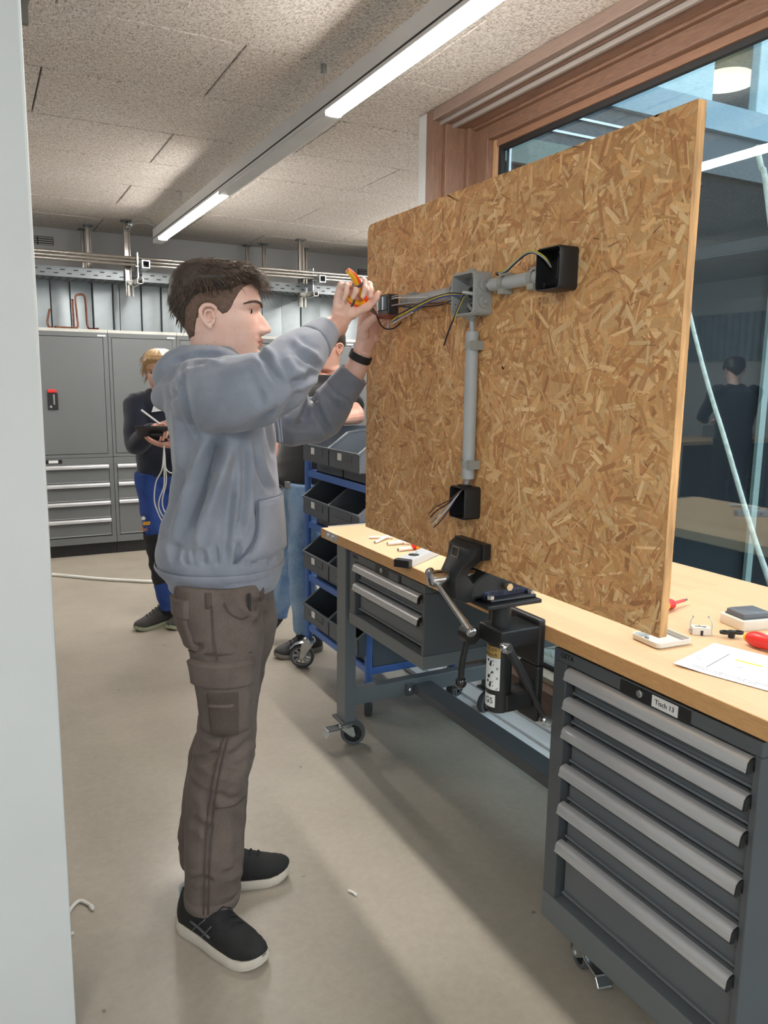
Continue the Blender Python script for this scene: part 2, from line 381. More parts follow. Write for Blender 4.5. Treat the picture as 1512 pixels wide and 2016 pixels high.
# low shrub growing right outside the glass
random.seed(11)
shr = thing('shrub', 'low green leafy shrub outside the glass behind the bench', 'shrub', (2.62, 2.55, -.02))
st = MB(); lf = MB()
for k in range(46):
    a = random.uniform(0, 6.28); rr = random.uniform(.02, .34); h = random.uniform(.15, .48)
    p0 = Vector((2.62, 2.55, -.02)); p1 = p0+Vector((rr*math.cos(a)*.8, rr*1.8*math.sin(a), h)); mid = (p0+p1)/2+Vector((0, 0, .08))
    st.tube(bez([p0, mid, p1], 4), .003, 5)
    for q in range(16):
        t = random.uniform(.35, 1.0); c = p0.lerp(p1, t)+Vector((random.uniform(-.04,.04), random.uniform(-.04,.04), random.uniform(-.02,.05)))
        d = Vector((random.uniform(-1,1), random.uniform(-1,1), random.uniform(-.2,1))).normalized(); s = d.cross(Vector((0,0,1))).normalized()*.006; L = random.uniform(.03,.06)
        lf.add([c-d*L*.5, c+s, c+d*L*.5, c-s], [(0,1,2,3)])
part('stem', st, mat('twig', (92,82,60), .8), shr); part('foliage', lf, mat('leaf_green', (86,124,88), .6, var=.35, vs=30), shr, kind='stuff')
# peeled branch leaning outside
def ray_x(x, y, X):      # point on the plane X hit by the line of sight through an image point of the photograph
    M = S.camera.matrix_world; d = M.to_3x3() @ Vector(((x-756)/F_PX, -(y-1008)/F_PX, -1)); return M.translation+d*((X-M.translation.x)/d.x)
M_BARK = mat('pale_bark', (228,224,214), .85, var=.25, vs=40, bump=.5, bs=90)
lo = ray_x(1540, 1230, 2.40); lo2 = Vector((2.40, lo.y-.22, 0))
bp_pts = [lo2, lo] + [ray_x(x, y, 2.40+.02*k) for k, (x, y) in enumerate(((1512,1138),(1482,1050),(1452,950),(1424,855),(1396,765),(1368,660),(1345,560)))]
solo('branch', MB().tube(bez(bp_pts, 5), [.0105-.00008*i for i in range(41)], 10), M_BARK, 'thin pale peeled branch leaning behind the window glass', 'branch', 'peeled branches', smooth=True)
bq = [ray_x(x, y, 2.46) for x, y in ((1490,288),(1499,330),(1509,374))]; bq += [bq[2]+(bq[2]-bq[0])*2.2+Vector((0,-.02,-.3)), Vector((2.46, bq[2].y-.38, 0))]
solo('branch', MB().tube(bez(bq, 5), [.009]*21, 10), M_BARK, 'upper end of a second pale branch at the right edge of the window', 'branch', 'peeled branches', smooth=True)

# ------------------------------------------------------------------ ceiling strip lights
M_LAMPH = mat('lamp_housing', (206,208,210), .4, .2, .03); M_LAMPE = emit('strip_diffuser', (255,250,242), LAMP)
def strip(x, y0, y1, lit, label, cables, zb=2.50):
    t = thing('strip_light', label, 'ceiling light', (x, (y0+y1)/2, zb), group='suspended strip lights')
    part('housing', MB().box(x-.036, x+.036, y0, y1, zb+.012, zb+.10), M_LAMPH, t, bev=.004)
    part('groove', MB().box(x-.0375, x-.035, y0, y1, zb+.028, zb+.034), M_DARKJ, t)
    segs = []; y = y0+.16
    for a, b in lit: part('diffuser', MB().loft([[(x-.034, yy, zb+.013), (x-.032, yy, zb+.002), (x-.02, yy, zb-.006), (x+.02, yy, zb-.006), (x+.032, yy, zb+.002), (x+.034, yy, zb+.013)] for yy in (a, b)]), M_LAMPE, t)
    edges = [y0] + [v for ab in lit for v in ab] + [y1]
    for a, b in zip(edges[0::2], edges[1::2]):
        if b-a > .03: part('blank_cover', MB().box(x-.036, x+.036, a+.001, b-.001, zb-.004, zb+.012), M_LAMPH, t, bev=.003)
    for c in cables:
        part('suspension_cable', MB().cyl((x, c, zb+.10), (x, c, ZC-.03), .0015, 6).cyl((x, c, ZC-.035), (x, c, ZC), .012, 10).cyl((x, c, zb+.098), (x, c, zb+.115), .008, 8), M_STEEL, t)
    return t
strip(1.348, -1.9, 6.42, [(-1.6, -.05), (1.49, 3.04), (4.59, 6.23)], 'long suspended strip light above the workbench with lit and blank sections', (3.14, 5.6, .2))
strip(-.95, -1.9, 6.62, [(-1.7, .1), (5.1, 6.5)], 'added unseen fill strip light over the far side of the room left of the white wall end', (3.14, 5.6, .2))  # added out-of-view fill strip, unlit where the window would mirror it
strip(3.55, 3.8, 6.9, [(4.0, 6.6)], 'suspended strip light in the room behind the glazed bay', (4.2, 6.4))

# ------------------------------------------------------------------ workbench
M_GREY = mat('slate_grey_enamel', (106,111,115), .42, .0, .03, 4)
M_GREYD = mat('dark_grey_enamel', (84,88,92), .45, .0, .03, 4)
M_FRONT = mat('drawer_front_grey', (94,99,104), .40, .0, .03, 4)
M_GRIP = mat('silver_grip', (192,193,196), .32, .35, .05, 6)
M_WLAB = mat('white_label', (225,226,226), .6, var=.02)
M_INK = mat('ink_black', (32,32,34), .6)
M_TYRE = mat('grey_tyre', (92,94,98), .6); M_BOLT = mat('bolt_steel', (200,200,202), .25, .9, .1, 30)
UX, WZ = (0, -1, 0), (0, 0, 1)          # lettering on faces that look towards -X
def castor(root, x, y, h, ang, pedal=True, r=.05, pdir=None):
    """swivel castor hanging from height h at x,y; ang: direction the fork trails"""
    d = Vector((math.cos(ang), math.sin(ang), 0)); s = Vector((-d.y, d.x, 0)); c = Vector((x, y, 0))
    off = r*.55; ax = c + d*off + Vector((0, 0, r))
    p = part('castor_fork', MB().lathe([(.036, h-.008), (.036, h), (.03, h+.002)], c, n=20).lathe([(.03, h-.022), (.032, h-.008)], c, n=20), M_STEEL, root, smooth=35)
    for sg in (-1, 1):
        o = c + s*sg*.021
        poly = [(-.028, h-.02), (.03, h-.02), (off+.012, r-.004), (off+.004, r-.014), (off-.010, r-.008)]
        part('fork_cheek', MB().prism(poly, o, d, (0, 0, 1), s*sg*.003), M_STEEL, p, bev=.001)
    w = part('castor_wheel', MB().lathe([(r*.72, -.014), (r*.95, -.014), (r, -.008), (r, .008), (r*.95, .014), (r*.72, .014), (r*.72, -.014)], ax, s, 28, False), M_TYRE, root, smooth=40)
    part('rim', MB().lathe([(.012, -.012), (r*.30, -.012), (r*.32, -.006), (r*.70, -.006), (r*.73, -.013), (r*.74, -.013), (r*.74, .013), (r*.73, .013), (r*.70, .006), (r*.32, .006), (r*.30, .012), (.012, .012)], ax, s, 28), mat('rim_black', (38,38,40), .5), w, smooth=35)
    part('axle_bolt', MB().lathe([(.0085, -.026), (.0085, .026)], ax, s, 6), M_BOLT, w)
    if pedal:
        e = -d if pdir is None else Vector((math.cos(pdir), math.sin(pdir), 0)); s = Vector((-e.y, e.x, 0)); q = c + e*.02 + Vector((0, 0, h-.02))
        part('brake_pedal', MB().obox(q+e*.035+Vector((0,0,-.004)), e*.032, s*.024, Vector((0,0,.003))+e*.0).obox(q+e*.062+Vector((0,0,-.020)), e*.012+Vector((0,0,-.014)), s*.019, Vector((0,0,.003))), M_STEEL, root, bev=.003)
    return p
wb = thing('workbench', 'long beech topped workbench on grey steel legs with castors', 'workbench', (1.6, 1.85, 0))
part('worktop', MB().box(1.202, 2.03, -.30, 2.825, .83, .87), M_TOP, wb, bev=.004)
# steel end strip and corner plates
part('front_lipping', MB().box(1.1995, 1.2021, -.30, 2.825, .8315, .8685), mat_wood('beech_edge', (214,168,114), (176,128,80), (9,1.2,9), rough=.5, ring=26, amt=.6), wb)
part('end_strip', MB().box(1.23, 1.98, 2.825, 2.829, .838, .874), M_ALU, wb)
cp = part('corner_plate', MB().box(1.1975, 1.202, 2.668, 2.775, .838, .868).box(1.1995, 1.235, 2.8255, 2.828, .838, .868), mat('corner_plate_zinc', (186,188,190), .4, .45), wb)
for y in (2.70, 2.745): part('bolt', MB().lathe([(.009, 0), (.009, .003), (.004, .007)], (1.1975, y, .853), (-1,0,0), 12), M_BOLT, cp)
for x0, x1 in ((1.220, 1.268), (1.93, 1.978)):
    part('leg', MB().box(x0, x1, 2.636, 2.717, .108, .83), M_GREY, wb, bev=.003)
    part('foot_plate', MB().box(x0-.012, x1+.012, 2.63, 2.735, .100, .110), M_GREYD, wb, bev=.002)
part('cross_bar', MB().box(1.268, 1.93, 2.642, 2.69, .172, .238), M_GREY, wb, bev=.003)
part('joint_plate', MB().box(1.50, 1.535, 2.634, 2.642, .170, .222), M_GREYD, wb, bev=.001)
part('bolt', MB().lathe([(.010, 0), (.010, .005), (.005, .008)], (1.516, 2.634, .198), (0,-1,0), 6), M_BOLT, wb)
part('long_bar', MB().box(1.533, 1.622, 1.38, 2.642, .178, .216), M_GREYD, wb, bev=.003)
castor(wb, 1.244, 2.676, .100, R(335), True, .05, R(178)); castor(wb, 1.954, 2.676, .100, R(195))
castor(wb, 1.262, 1.285, .085, R(75), True, .04); castor(wb, 1.262, .72, .085, R(75), True, .04)

def grip(y0, y1, zt, x=1.215, m=None, h=.027):
    """curved extruded drawer grip running along Y with its top edge at zt"""
    prof = [(0, 0), (-.007, -.0005), (-.014, -.003), (-.0185, -.008), (-.020, -.014), (-.0205, -h+.006), (-.0225, -h+.005), (-.0225, -h), (-.016, -h), (-.016, -h+.006), (-.013, -.010), (-.007, -.005), (0, -.004)]
    return MB().loft([[(x+a, yy, zt+b) for a, b in prof] for yy in (y0, y1)])
def drawer_unit(name, label, y0, y1, zb, zt, tops, plate, x=1.215, depth=.70, logo=None, text=None, plinth=None):
    t = thing(name, label, 'drawer cabinet', (x+depth/2, (y0+y1)/2, zb))
    b = MB(); fr = .029; o0, o1 = y0+fr, y1-fr-.018
    lo = plinth or zb+.045
    hd = tops[0]+.004
    b.box(x, x+depth, y0, y1, hd, zt)                                   # header
    b.box(x, x+depth-.0005, y0, y0+fr*.55, lo+.0003, hd-.0003).box(x, x+depth-.0005, y1-.045, y1, lo+.0003, hd-.0003)   # stiles and sides
    b.box(x+.045, x+depth-.001, y0+.0008, y1-.0008, lo+.0005, hd-.0005)                              # body behind the fronts
    part('body', b, M_GREYD, t, bev=.0025)
    part('plinth', MB().box(x-.002, x+depth, y0-.001, y1+.001, zb, lo), M_GREY, t, bev=.003)
    zz = tops + [lo+.018]
    a0, a1 = y0+fr*.55+.004, y1-.045-.016
    for k, z in enumerate(tops):
        f = part('drawer', MB().box(x+.016, x+.045, a0, a1, zz[k+1]+.008, z-.004), M_FRONT, t, bev=.002)
        part('front_lip', MB().box(x+.010, x+.017, a0, a1, zz[k+1]+.006, zz[k+1]+.012), M_GREY, f, bev=.001)
        g = part('handle', grip(a0-.004, a1+.004, z, x+.004), M_GRIP, f, smooth=40)
        part('handle_end', MB().loft([[(x+.004+p, yy, z+q) for p, q in ((.004,.001),(-.007,.0005),(-.015,-.002),(-.0200,-.008),(-.0235,-.028),(-.013,-.028),(-.011,-.017),(-.004,-.012),(-.004,-.028),(.004,-.028))] for yy in (a0-.008, a0-.004)]), M_BLK, f)
    py, pw, lk, lb = plate
    p = part('label_plate', MB().box(x-.003, x, py-pw/2, py+pw/2, zt-.032, zt-.003), M_BLK, t, bev=.001)
    part('lock', MB().lathe([(.0085, 0), (.0085, .003), (.006, .005)], (x-.003, lk, zt-.015), (-1,0,0), 20).box(x-.0085, x-.008, lk-.001, lk+.001, zt-.021, zt-.010), M_STEEL, p, smooth=30)
    lm = M_WLAB if text else M_GREYD
    part('label_card', MB().box(x-.004, x-.003, lb-.034, lb+.034, zt-.029, zt-.004), lm, p)
    if text: part('lettering', text_mb(text, .0150, (x-.0042, lb, zt-.0165), UX, WZ), M_INK, p, label='printed words %s' % text)
    if logo:
        part('lettering', text_mb('LISTA', .018, (x-.0006, y1-.048, zt-.012), UX, WZ), M_BLK, t, label='small dark maker lettering')
        lg = MB()
        for k in range(3): lg.box(x-.0008, x, y1-.020+.0, y1-.009, zt-.018+.005*k, zt-.0155+.005*k)
        part('logo_bars', lg, mat('logo_violet', (84,84,130), .5), t)
    return t
drawer_unit('drawer_cabinet', 'tall grey six drawer cabinet with long silver grips and a white name card', .836, 1.408, .093, .818,
            [.783, .710, .637, .538, .439, .337], (1.09, .19, 1.127, 1.059), logo=True, text='Tisch 13', plinth=.165)
drawer_unit('drawer_cabinet', 'small grey two drawer cabinet hung under the far end of the worktop', 2.031, 2.586, .54, .82,
            [.787, .713], (2.277, .182, 2.318, 2.232), logo=True, plinth=.585)

# ------------------------------------------------------------------ lifting bracket and vise
M_IRON = mat('black_cast_iron', (38,38,40), .42, .2, .1, 20, bump=.12, bs=160); M_IRONB = mat('blued_iron', (58,62,84), .42, .4, .15, 20)
M_GOLD = mat('gold_sticker', (184,148,86), .45, .2, .05); M_BGREY = mat('sticker_grey', (150,150,152), .6)
CX, CY = 1.100, 1.475
lift = thing('vise_lift', 'black column vise lift bolted to the front of the worktop', 'vise lift', (CX, CY, .64))
part('wall_plate', MB().box(1.178, 1.200, 1.425, 1.64, .765, .885).box(1.178, 1.200, 1.425, 1.50, .62, .765), M_IRON, lift, bev=.006)
part('arm', MB().box(1.066, 1.18, 1.425, 1.520, .826, .870), M_IRON, lift, bev=.004)
part('arm', MB().box(1.10, 1.18, 1.44, 1.50, .655, .70), M_IRON, lift, bev=.004)
part('cylinder', MB().lathe([(.026,.652),(.0305,.656),(.031,.70),(.031,.825),(.028,.84),(.02,.842)], (CX, CY, 0), n=36), M_IRON, lift, smooth=40)
part('piston', MB().lathe([(.0245,.84),(.0245,.93)], (CX, CY, 0), n=28), M_IRON, lift, smooth=40)
def wrap(mb, r): 
    for p in mb.v:      # roll a flat sheet lying at x = CX-r around the column
        a = (p.y-CY)/r; d = CX-r-p.x; rr = r+d; p.x = CX-rr*math.cos(a); p.y = CY+rr*math.sin(a)
    return mb
def sheet(y0, y1, z0, z1, r=.0314, n=10, th=.0003):
    b = MB()
    b.loft([[(CX-r, y0+(y1-y0)*k/n, z0) for k in range(n+1)], [(CX-r, y0+(y1-y0)*k/n, z1) for k in range(n+1)]], closed=False, caps=False)
    return wrap(b, r)
cyl = lift.children[-2]
y1, y0 = CY+.034, CY-.032
part('sticker', sheet(y0, y1, .795, .822), M_GOLD, cyl, label='gold strip of the maker sticker')
part('lettering', wrap(text_mb('HEUER', .0115, (CX-.0317, CY-.006, .8145), UX, WZ, .0001), .0314), M_INK, cyl)
part('lettering', wrap(text_mb('Vario-Lift', .0115, (CX-.0317, CY-.002, .802), UX, WZ, .0001), .0314), M_INK, cyl)
part('sticker', sheet(y0, y1, .712, .794), M_WLAB, cyl, label='white pictogram sticker')
pic = MB()
def bar(a, b, w): 
    a = Vector((CX-.0318, CY-.008+a[0]*.8, a[1])); b = Vector((CX-.0318, CY-.008+b[0]*.8, b[1])); d = (b-a).normalized(); s = Vector((0, d.z, -d.y))*w
    pic.add([a-s, a+s, b+s, b-s], [(0,1,2,3)])
for zc in (.780, .727):      # vise figures: head, jaw, column
    bar((.012, zc+.006), (-.008, zc+.006), .0022); bar((.012, zc+.003), (.012, zc+.009), .003); bar((.0, zc+.006), (.002, zc-.008), .0025); bar((.008, zc-.004), (-.010, zc-.004), .0013)
bar((.010, .745), (-.008, .759), .003); bar((.012, .742), (.004, .748), .0035)
for zc in (.768, .743): bar((-.018, zc+.003), (-.024, zc-.003), .0006); bar((-.018, zc-.003), (-.024, zc+.003), .0006)
bar((-.018, .717), (-.0205, .714), .0006); bar((-.0205, .714), (-.025, .720), .0006)
part('pictogram', wrap(pic, .0314), M_INK, cyl)
part('sticker', sheet(CY-.022, CY+.030, .668, .700), M_WLAB, cyl, label='rounded white test mark')
part('lettering', wrap(text_mb('GS', .022, (CX-.0317, CY-.004, .684), UX, WZ, .0001), .0314), M_INK, cyl)
# gas strut at the camera side
sp = part('gas_strut', MB().cyl((1.075, 1.408, .835), (1.125, 1.385, .735), .0105, 14).cyl((1.125, 1.385, .735), (1.165, 1.375, .655), .006, 12), M_IRON, lift, smooth=40)
for c in ((1.068, 1.405, .838), (1.168, 1.372, .65)):
    part('strut_bolt', MB().lathe([(.012,-.014),(.012,-.004),(.014,-.004),(.014,.004),(.010,.004),(.010,.012)], c, (0,-1,.1), 12), M_CHROME, sp, smooth=30)
part('screw', MB().lathe([(.014, 0), (.014, .004), (.008, .008)], (1.178, 1.448, .70), (-1,0,0), 12), M_IRON, lift)
# clamp lever with ball
lv = part('clamp_lever', MB().tube(bez([(1.04, 1.525, .835), (1.035, 1.530, .80), (1.03, 1.534, .76), (1.03, 1.537, .715)], 5), .0085, 12).lathe([(.022,-.018),(.022,.018)], (1.045, 1.530, .838), (0,1,0), 24), M_IRON, lift, smooth=40)
part('ball_knob', MB().sphere((1.03, 1.537, .712), .0155), mat('gloss_black', (20,20,22), .12, coat=.5), lv, smooth=True)

VY = 1.497
v = thing('vise', 'black cast iron bench vise with a polished bar handle gripping the chipboard', 'vise', (1.09, VY, .932))
part('base_plate', MB().box(1.02, 1.178, VY-.078, VY+.055, .930, .940), M_IRON, v, bev=.002)
part('base_flange', MB().prism([(.075,-.062),(.08,-.03),(.05,0),(.08,.03),(.075,.045),(-.06,.045),(-.065,.02),(-.045,0),(-.065,-.03),(-.06,-.062)], (1.10, VY, .940), (1,0,0), (0,1,0), (0,0,.009)), M_IRON, v, bev=.005)
for x, y in ((1.045, VY-.052), (1.165, VY-.050), (1.05, VY+.035)):
    part('flange_bolt', MB().lathe([(.009, 0), (.009, .008)], (x, y, .949), n=6), M_BOLT, v)
bd = part('body', MB().prism([(1.00,.947),(1.17,.947),(1.19,.962),(1.185,1.012),(1.04,1.012),(1.02,1.0),(1.0,.985)], (0, VY-.038, 0), (1,0,0), (0,0,1), (0,.076,0)), M_IRON, v, bev=.008)
part('name_bar', MB().box(1.035, 1.165, VY-.0395, VY-.037, .949, .9635), M_IRONB, bd, bev=.001)
part('lettering', text_mb('HEUER   FRONT', .0135, (1.10, VY-.0398, .9562), (1,0,0), WZ), M_IRON, bd)
part('clamp_bolt', MB().lathe([(.006,0),(.006,.012),(.0095,.012),(.0095,.020)], (1.098, VY-.036, .9725), (0,-1,0), 6), mat('brass_bolt', (206,186,150), .3, .8), bd)
part('fixed_jaw', MB().prism([(1.056,1.012),(1.056,1.078),(1.085,1.078),(1.13,1.012)], (0, VY-.058, 0), (1,0,0), (0,0,1), (0,.116,0)), M_IRON, v, bev=.004)
# moving jaw: broad head on a narrow neck that hooks under to the slide
hd = []
for z, x0, x1, w in ((.940,.985,1.02,.030),(.955,.955,1.025,.034),(.985,.950,1.012,.036),(1.005,.952,.995,.036),(1.022,.962,1.000,.037),(1.038,.975,1.022,.044),(1.050,.985,1.033,.054),(1.070,.990,1.033,.058),(1.079,1.000,1.033,.056),(1.080,1.010,1.033,.054)):
    r = .006; xm = (x0+x1)/2
    hd.append([(x, VY+y, z) for x, y in ((x0+r,-w),(x1-r,-w),(x1,-w+r),(x1,w-r),(x1-r,w),(x0+r,w),(x0,w-2*r),(x0,-w+2*r))])
mj = part('moving_jaw', MB().loft(hd), M_IRON, v, smooth=50, bev=.002)
part('jaw_plate', MB().box(1.012, 1.0335, VY-.064, VY+.060, 1.046, 1.084), M_IRON, v, bev=.002)
part('slide', MB().box(.99, 1.10, VY-.026, VY+.026, .962, .990), M_IRON, v, bev=.003)
em = MB(); o = Vector((.9838, VY+.012, 1.056)); 
for a in range(4):
    q = [(-.014,-.011),(.014,-.011),(.014,.011),(-.014,.011)]; p0, p1 = q[a], q[(a+1) % 4]
    em.tube([o+Vector((p0[1]*.42, -p0[0]+p0[1]*.3, p0[1]*.9)), o+Vector((p1[1]*.42, -p1[0]+p1[1]*.3, p1[1]*.9))], .0011, 6)
part('emblem_frame', em, mat('emblem_bronze', (150,128,104), .4, .6), mj)
part('spindle_head', MB().lathe([(.014,0),(.014,.012),(.0185,.014),(.0200,.030),(.018,.048),(.013,.051),(.002,.052)], (.957, VY, 1.0), (-1,0,0), 28), M_CHROME, v, smooth=40)
part('spindle', MB().cyl((.99, VY, .999), (1.05, VY, .999), .011, 16), M_CHROME, v, smooth=40)
hb = part('handle_bar', MB().cyl((.925, VY+.026, 1.008), (.925, VY-.150, .916), .0072, 16), M_CHROME, v, smooth=40)
for yy, zz, sg in ((VY-.150, .916, -1), (VY+.026, 1.008, 1)):
    dd = Vector((0, .176, .092)).normalized()*sg
    part('bar_end', MB().lathe([(.0085,-.004),(.0115,0),(.0115,.005),(.009,.008),(.003,.008)], (.925, yy, zz), dd, 20), M_CHROME, hb, smooth=40)

# ------------------------------------------------------------------ oriented strand board with wiring
BX, BT = 1.035, .0192
BY0, BY1, BZ0, BZ1 = .928, 2.091, 1.0125, 1.894
def mat_flakes():
    m, t = newmat('wood_flakes')
    at = t.new('ShaderNodeVertexColor', layer_name='tone'); uv = t.new('ShaderNodeUVMap', uv_map='grain')
    mp = t.new('ShaderNodeMapping'); mp.inputs['Scale'].default_value = (1, 14, 1); t.link(uv.outputs[0], mp.inputs['Vector'])
    n = t.noise(mp.outputs['Vector'], 40, 4, .65)
    g = t.ramp(n, [(.28, (.70,.63,.54,1)), (.5, (.97,.96,.94,1)), (.8, (1.0,.98,.94,1))])
    t.link(t.mix(1.0, at.outputs['Color'], g, 'MULTIPLY'), t.b.inputs['Base Color'])
    t.b.inputs['Roughness'].default_value = .62; return m
M_FLK = mat_flakes()
M_OSB = mat('osb_core', (176,128,80), .75, var=.25, vs=60, bump=.2, bs=120)
M_OSBE = mat('osb_edge', (196,150,100), .8, var=.42, vs=70, bump=.5, bs=150, stretch=(1, 1, .12))
bo = thing('chipboard_panel', 'large upright strand board panel clamped in the vise', 'chipboard panel', (BX+BT/2, (BY0+BY1)/2, BZ0))
cr = .012
outl = [(BY0, BZ0), (BY1, BZ0), (BY1, BZ1-cr*1.6), (BY1-cr*.4, BZ1-cr*.5), (BY1-cr*1.6, BZ1), (BY0, BZ1)]
part('core', MB().prism([(a, b) for a, b in outl], (BX, 0, 0), (0,1,0), (0,0,1), (BT,0,0)), M_OSBE, bo, bev=.0012)
random.seed(21)
tones = [(216,168,110),(206,154,96),(196,142,86),(224,180,124),(234,200,148),(186,130,78),(210,160,102),(202,148,92),(218,172,116),(174,118,72),(208,152,98),(228,190,136)]
def flakes(x, sgn, n):
    vs, fs, cols, uvs = [], [], [], []
    def one(cy, cz, L, W, a, c, h):
        ca, sa = math.cos(a), math.sin(a); k = len(vs)
        sh = [(-.5,-.32),(-.42+random.uniform(-.06,.06),-.5),(.44+random.uniform(-.08,.05),-.5+random.uniform(0,.2)),(.5,-.1+random.uniform(-.2,.2)),(.42+random.uniform(-.1,.06),.5),(-.4+random.uniform(-.1,.1),.5-random.uniform(0,.2)),(-.5,.2)]
        u0 = random.uniform(0, 50)
        for p, q in sh:
            y = cy+p*L*ca-q*W*sa; z = cz+p*L*sa+q*W*ca
            y = min(max(y, BY0+.0006), BY1-.0006); z = min(max(z, BZ0+.0006), BZ1-.0006)
            e = max(0, (y-BY1+cr*1.6), 0)+max(0, z-BZ1+cr*1.6)
            if y > BY1-cr*1.6 and z > BZ1-cr*1.6: y, z = min(y, BY1-cr*.8), min(z, BZ1-cr*.8)
            vs.append((x-sgn*h, y, z)); uvs.append((u0+p*L, u0*.37+q*W))
        fs.append(tuple(range(k, k+7)) if sgn < 0 else tuple(range(k+6, k-1, -1))); cols.append(c)
    for i in range(n):
        q = i/n
        if q < .5: L = random.triangular(.045, .14, .07); W = random.triangular(.008, .034, .014)
        elif q < .82: L = random.triangular(.025, .08, .04); W = random.triangular(.004, .015, .007)
        else: L = random.triangular(.015, .055, .03); W = random.triangular(.0012, .0045, .002)
        c = random.choice(tones); f = random.uniform(.93, 1.06)
        c = tuple(min(255, ((.60 if q < .5 else .85)*v+(.40 if q < .5 else .15)*b)*f*1.05+k_)  for v, b, k_ in zip(c, (200,148,92), (0,3,8)))
        one(random.uniform(BY0, BY1), random.uniform(BZ0, BZ1), L, W, random.uniform(0, math.pi), lin(c), .00008+.0009*i/n)
    for i in range(170):        # thin dark slits between flakes
        one(random.uniform(BY0+.04, BY1-.04), random.uniform(BZ0+.04, BZ1-.04), random.uniform(.008,.03), random.uniform(.0006,.0016), random.uniform(0, math.pi), lin((118,78,48)), .00105)
    me = bpy.data.meshes.new('flake_face'); me.from_pydata(vs, [], fs); me.update()
    ca = me.color_attributes.new('tone', 'FLOAT_COLOR', 'CORNER'); ul = me.uv_layers.new(name='grain')
    for p in me.polygons:
        for li in p.loop_indices:
            ca.data[li].color = cols[p.index]; ul.data[li].uv = uvs[me.loops[li].vertex_index]
    me.materials.append(M_FLK); return me
d = wloc(bo)
for x, sg, n in ((BX, 1, 9000), (BX+BT, -1, 2500)):
    me = flakes(x, sg, n); o = part('wood_flakes', None, None, bo, me=me, kind='stuff'); o.location = -d

M_PVC = mat('grey_conduit', (176,178,180), .42, var=.03); M_BOXG = mat('junction_grey', (160,160,158), .5, var=.04); M_BOXI = mat('junction_inside', (138,144,148), .5)
M_BOXB = mat('box_black', (34,34,36), .4, var=.1)
T = BX/1.27                      # measured on a plane at 1.27, brought forward to the board
def bp_(y, z): return (y*T, 1.45+(z-1.45)*T)
def open_box(t, y0, y1, z0, z1, x0, x1, m, mi, wall=.003, r=.008):
    """box mounted on the board, open towards -X; returns the body"""
    w, h = y1-y0, z1-z0; c = ((y0+y1)/2, (z0+z1)/2)
    def ring(x, g, rr): return [(x, c[0]+a, c[1]+b) for a, b in rrect(w-2*g, h-2*g, rr, 4)]
    b = MB().loft([ring(x1, 0, r), ring(x0+.003, 0, r), ring(x0, .0012, r), ring(x0, wall, r-wall*.6), ring(x0+.002, wall, r-wall*.6), ring(x1-.003, wall, r-wall*.6)])
    return part('body', b, m, t, smooth=40)
# black surface box, upper right
t = thing('switch_box', 'open black surface mounting box at the upper right of the panel', 'mounting box', (1.0, 1.222, 1.62))
y0, y1, z0, z1 = 1.186, 1.259, 1.628, 1.709
b = open_box(t, y0, y1, z0, z1, .990, BX-.001, M_BOXB, M_BOXB)
for yy, zz in ((y0+.014, z1-.012), (y1-.014, z0+.012), (y0+.012, z0+.010)): part('screw_post', MB().lathe([(.0045,0),(.0045,.030),(.002,.030),(.002,.02)], (BX-.004, yy, zz), (-1,0,0), 12), M_BOXB, b)
part('inner_rib', MB().box(1.0, BX-.004, y0+.018, y0+.020, z0+.02, z1-.02), M_BOXB, b)
part('centre_ring', MB().lathe([(.012,0),(.012,.004),(.010,.004),(.010,.001)], (BX-.004, y0+.036, z0+.035), (-1,0,0), 24), M_BOXB, b)
part('entry_tab', MB().box(.997, 1.02, y1-.001, y1+.006, z0+.03, z0+.058), M_BOXB, b, bev=.001)
# black surface box, lower
t = thing('switch_box', 'open black surface mounting box below the vertical conduit', 'mounting box', (1.0, 1.51, 1.14))
y0, y1, z0, z1 = 1.483, 1.550, 1.134, 1.210
b = open_box(t, y0, y1, z0, z1, .990, BX-.001, M_BOXB, M_BOXB)
part('terminal', MB().box(1.018, BX-.004, 1.512, 1.519, 1.172, 1.182).box(1.012, BX-.004, 1.5125, 1.5185, 1.163, 1.1715), mat('terminal_white', (220,220,220), .4), b, bev=.0006)
part('screw_post', MB().lathe([(.0045,0),(.0045,.030),(.002,.030)], (BX-.004, y0+.012, z0+.014), (-1,0,0), 12), M_BOXB, b)
part('entry_tab', MB().box(1.0, 1.02, 1.50, 1.53, z1-.001, z1+.004), M_BOXB, b, bev=.001)
# grey junction box with rubber grommets
t = thing('junction_box', 'open grey junction box where the three conduits meet', 'junction box', (1.0, 1.51, 1.61))
y0, y1, z0, z1 = 1.465, 1.558, 1.600, 1.694
b = open_box(t, y0, y1, z0, z1, .986, BX-.001, M_BOXG, M_BOXI, .0045, .011)
part('rim', MB().loft([[(x, (y0+y1)/2+a, (z0+z1)/2+c) for a, c in rrect(y1-y0+g, z1-z0+g, .012, 4)] for x, g in ((.990,.0),(.990,.004),(.996,.004),(.996,0))], loop=True), M_BOXG, b, smooth=35)
def grommet(c, ax, r=.0145):
    g = part('grommet', MB().lathe([(r,0),(r*.95,.004),(r*.75,.004),(r*.7,.0065),(r*.45,.0065),(r*.42,.004),(r*.38,.009),(.002,.010)], c, ax, 24), M_BOXG, b, smooth=40)
for z in (1.665, 1.628): grommet((1.012, y0-.001, z), (0,-1,0))
grommet((1.012, 1.512, z0-.001), (0,0,-1)); grommet((1.012, 1.512, z1+.001), (0,0,1), .012)
for yy, zz in ((1.535, 1.655), (1.534, 1.625)):
    part('cable_hole', MB().lathe([(.013,0),(.013,.006),(.010,.006),(.010,.001),(.001,.001)], (BX-.004, yy, zz), (-1,0,0), 20), mat('hole_dark', (66,70,74), .6), b, smooth=30)
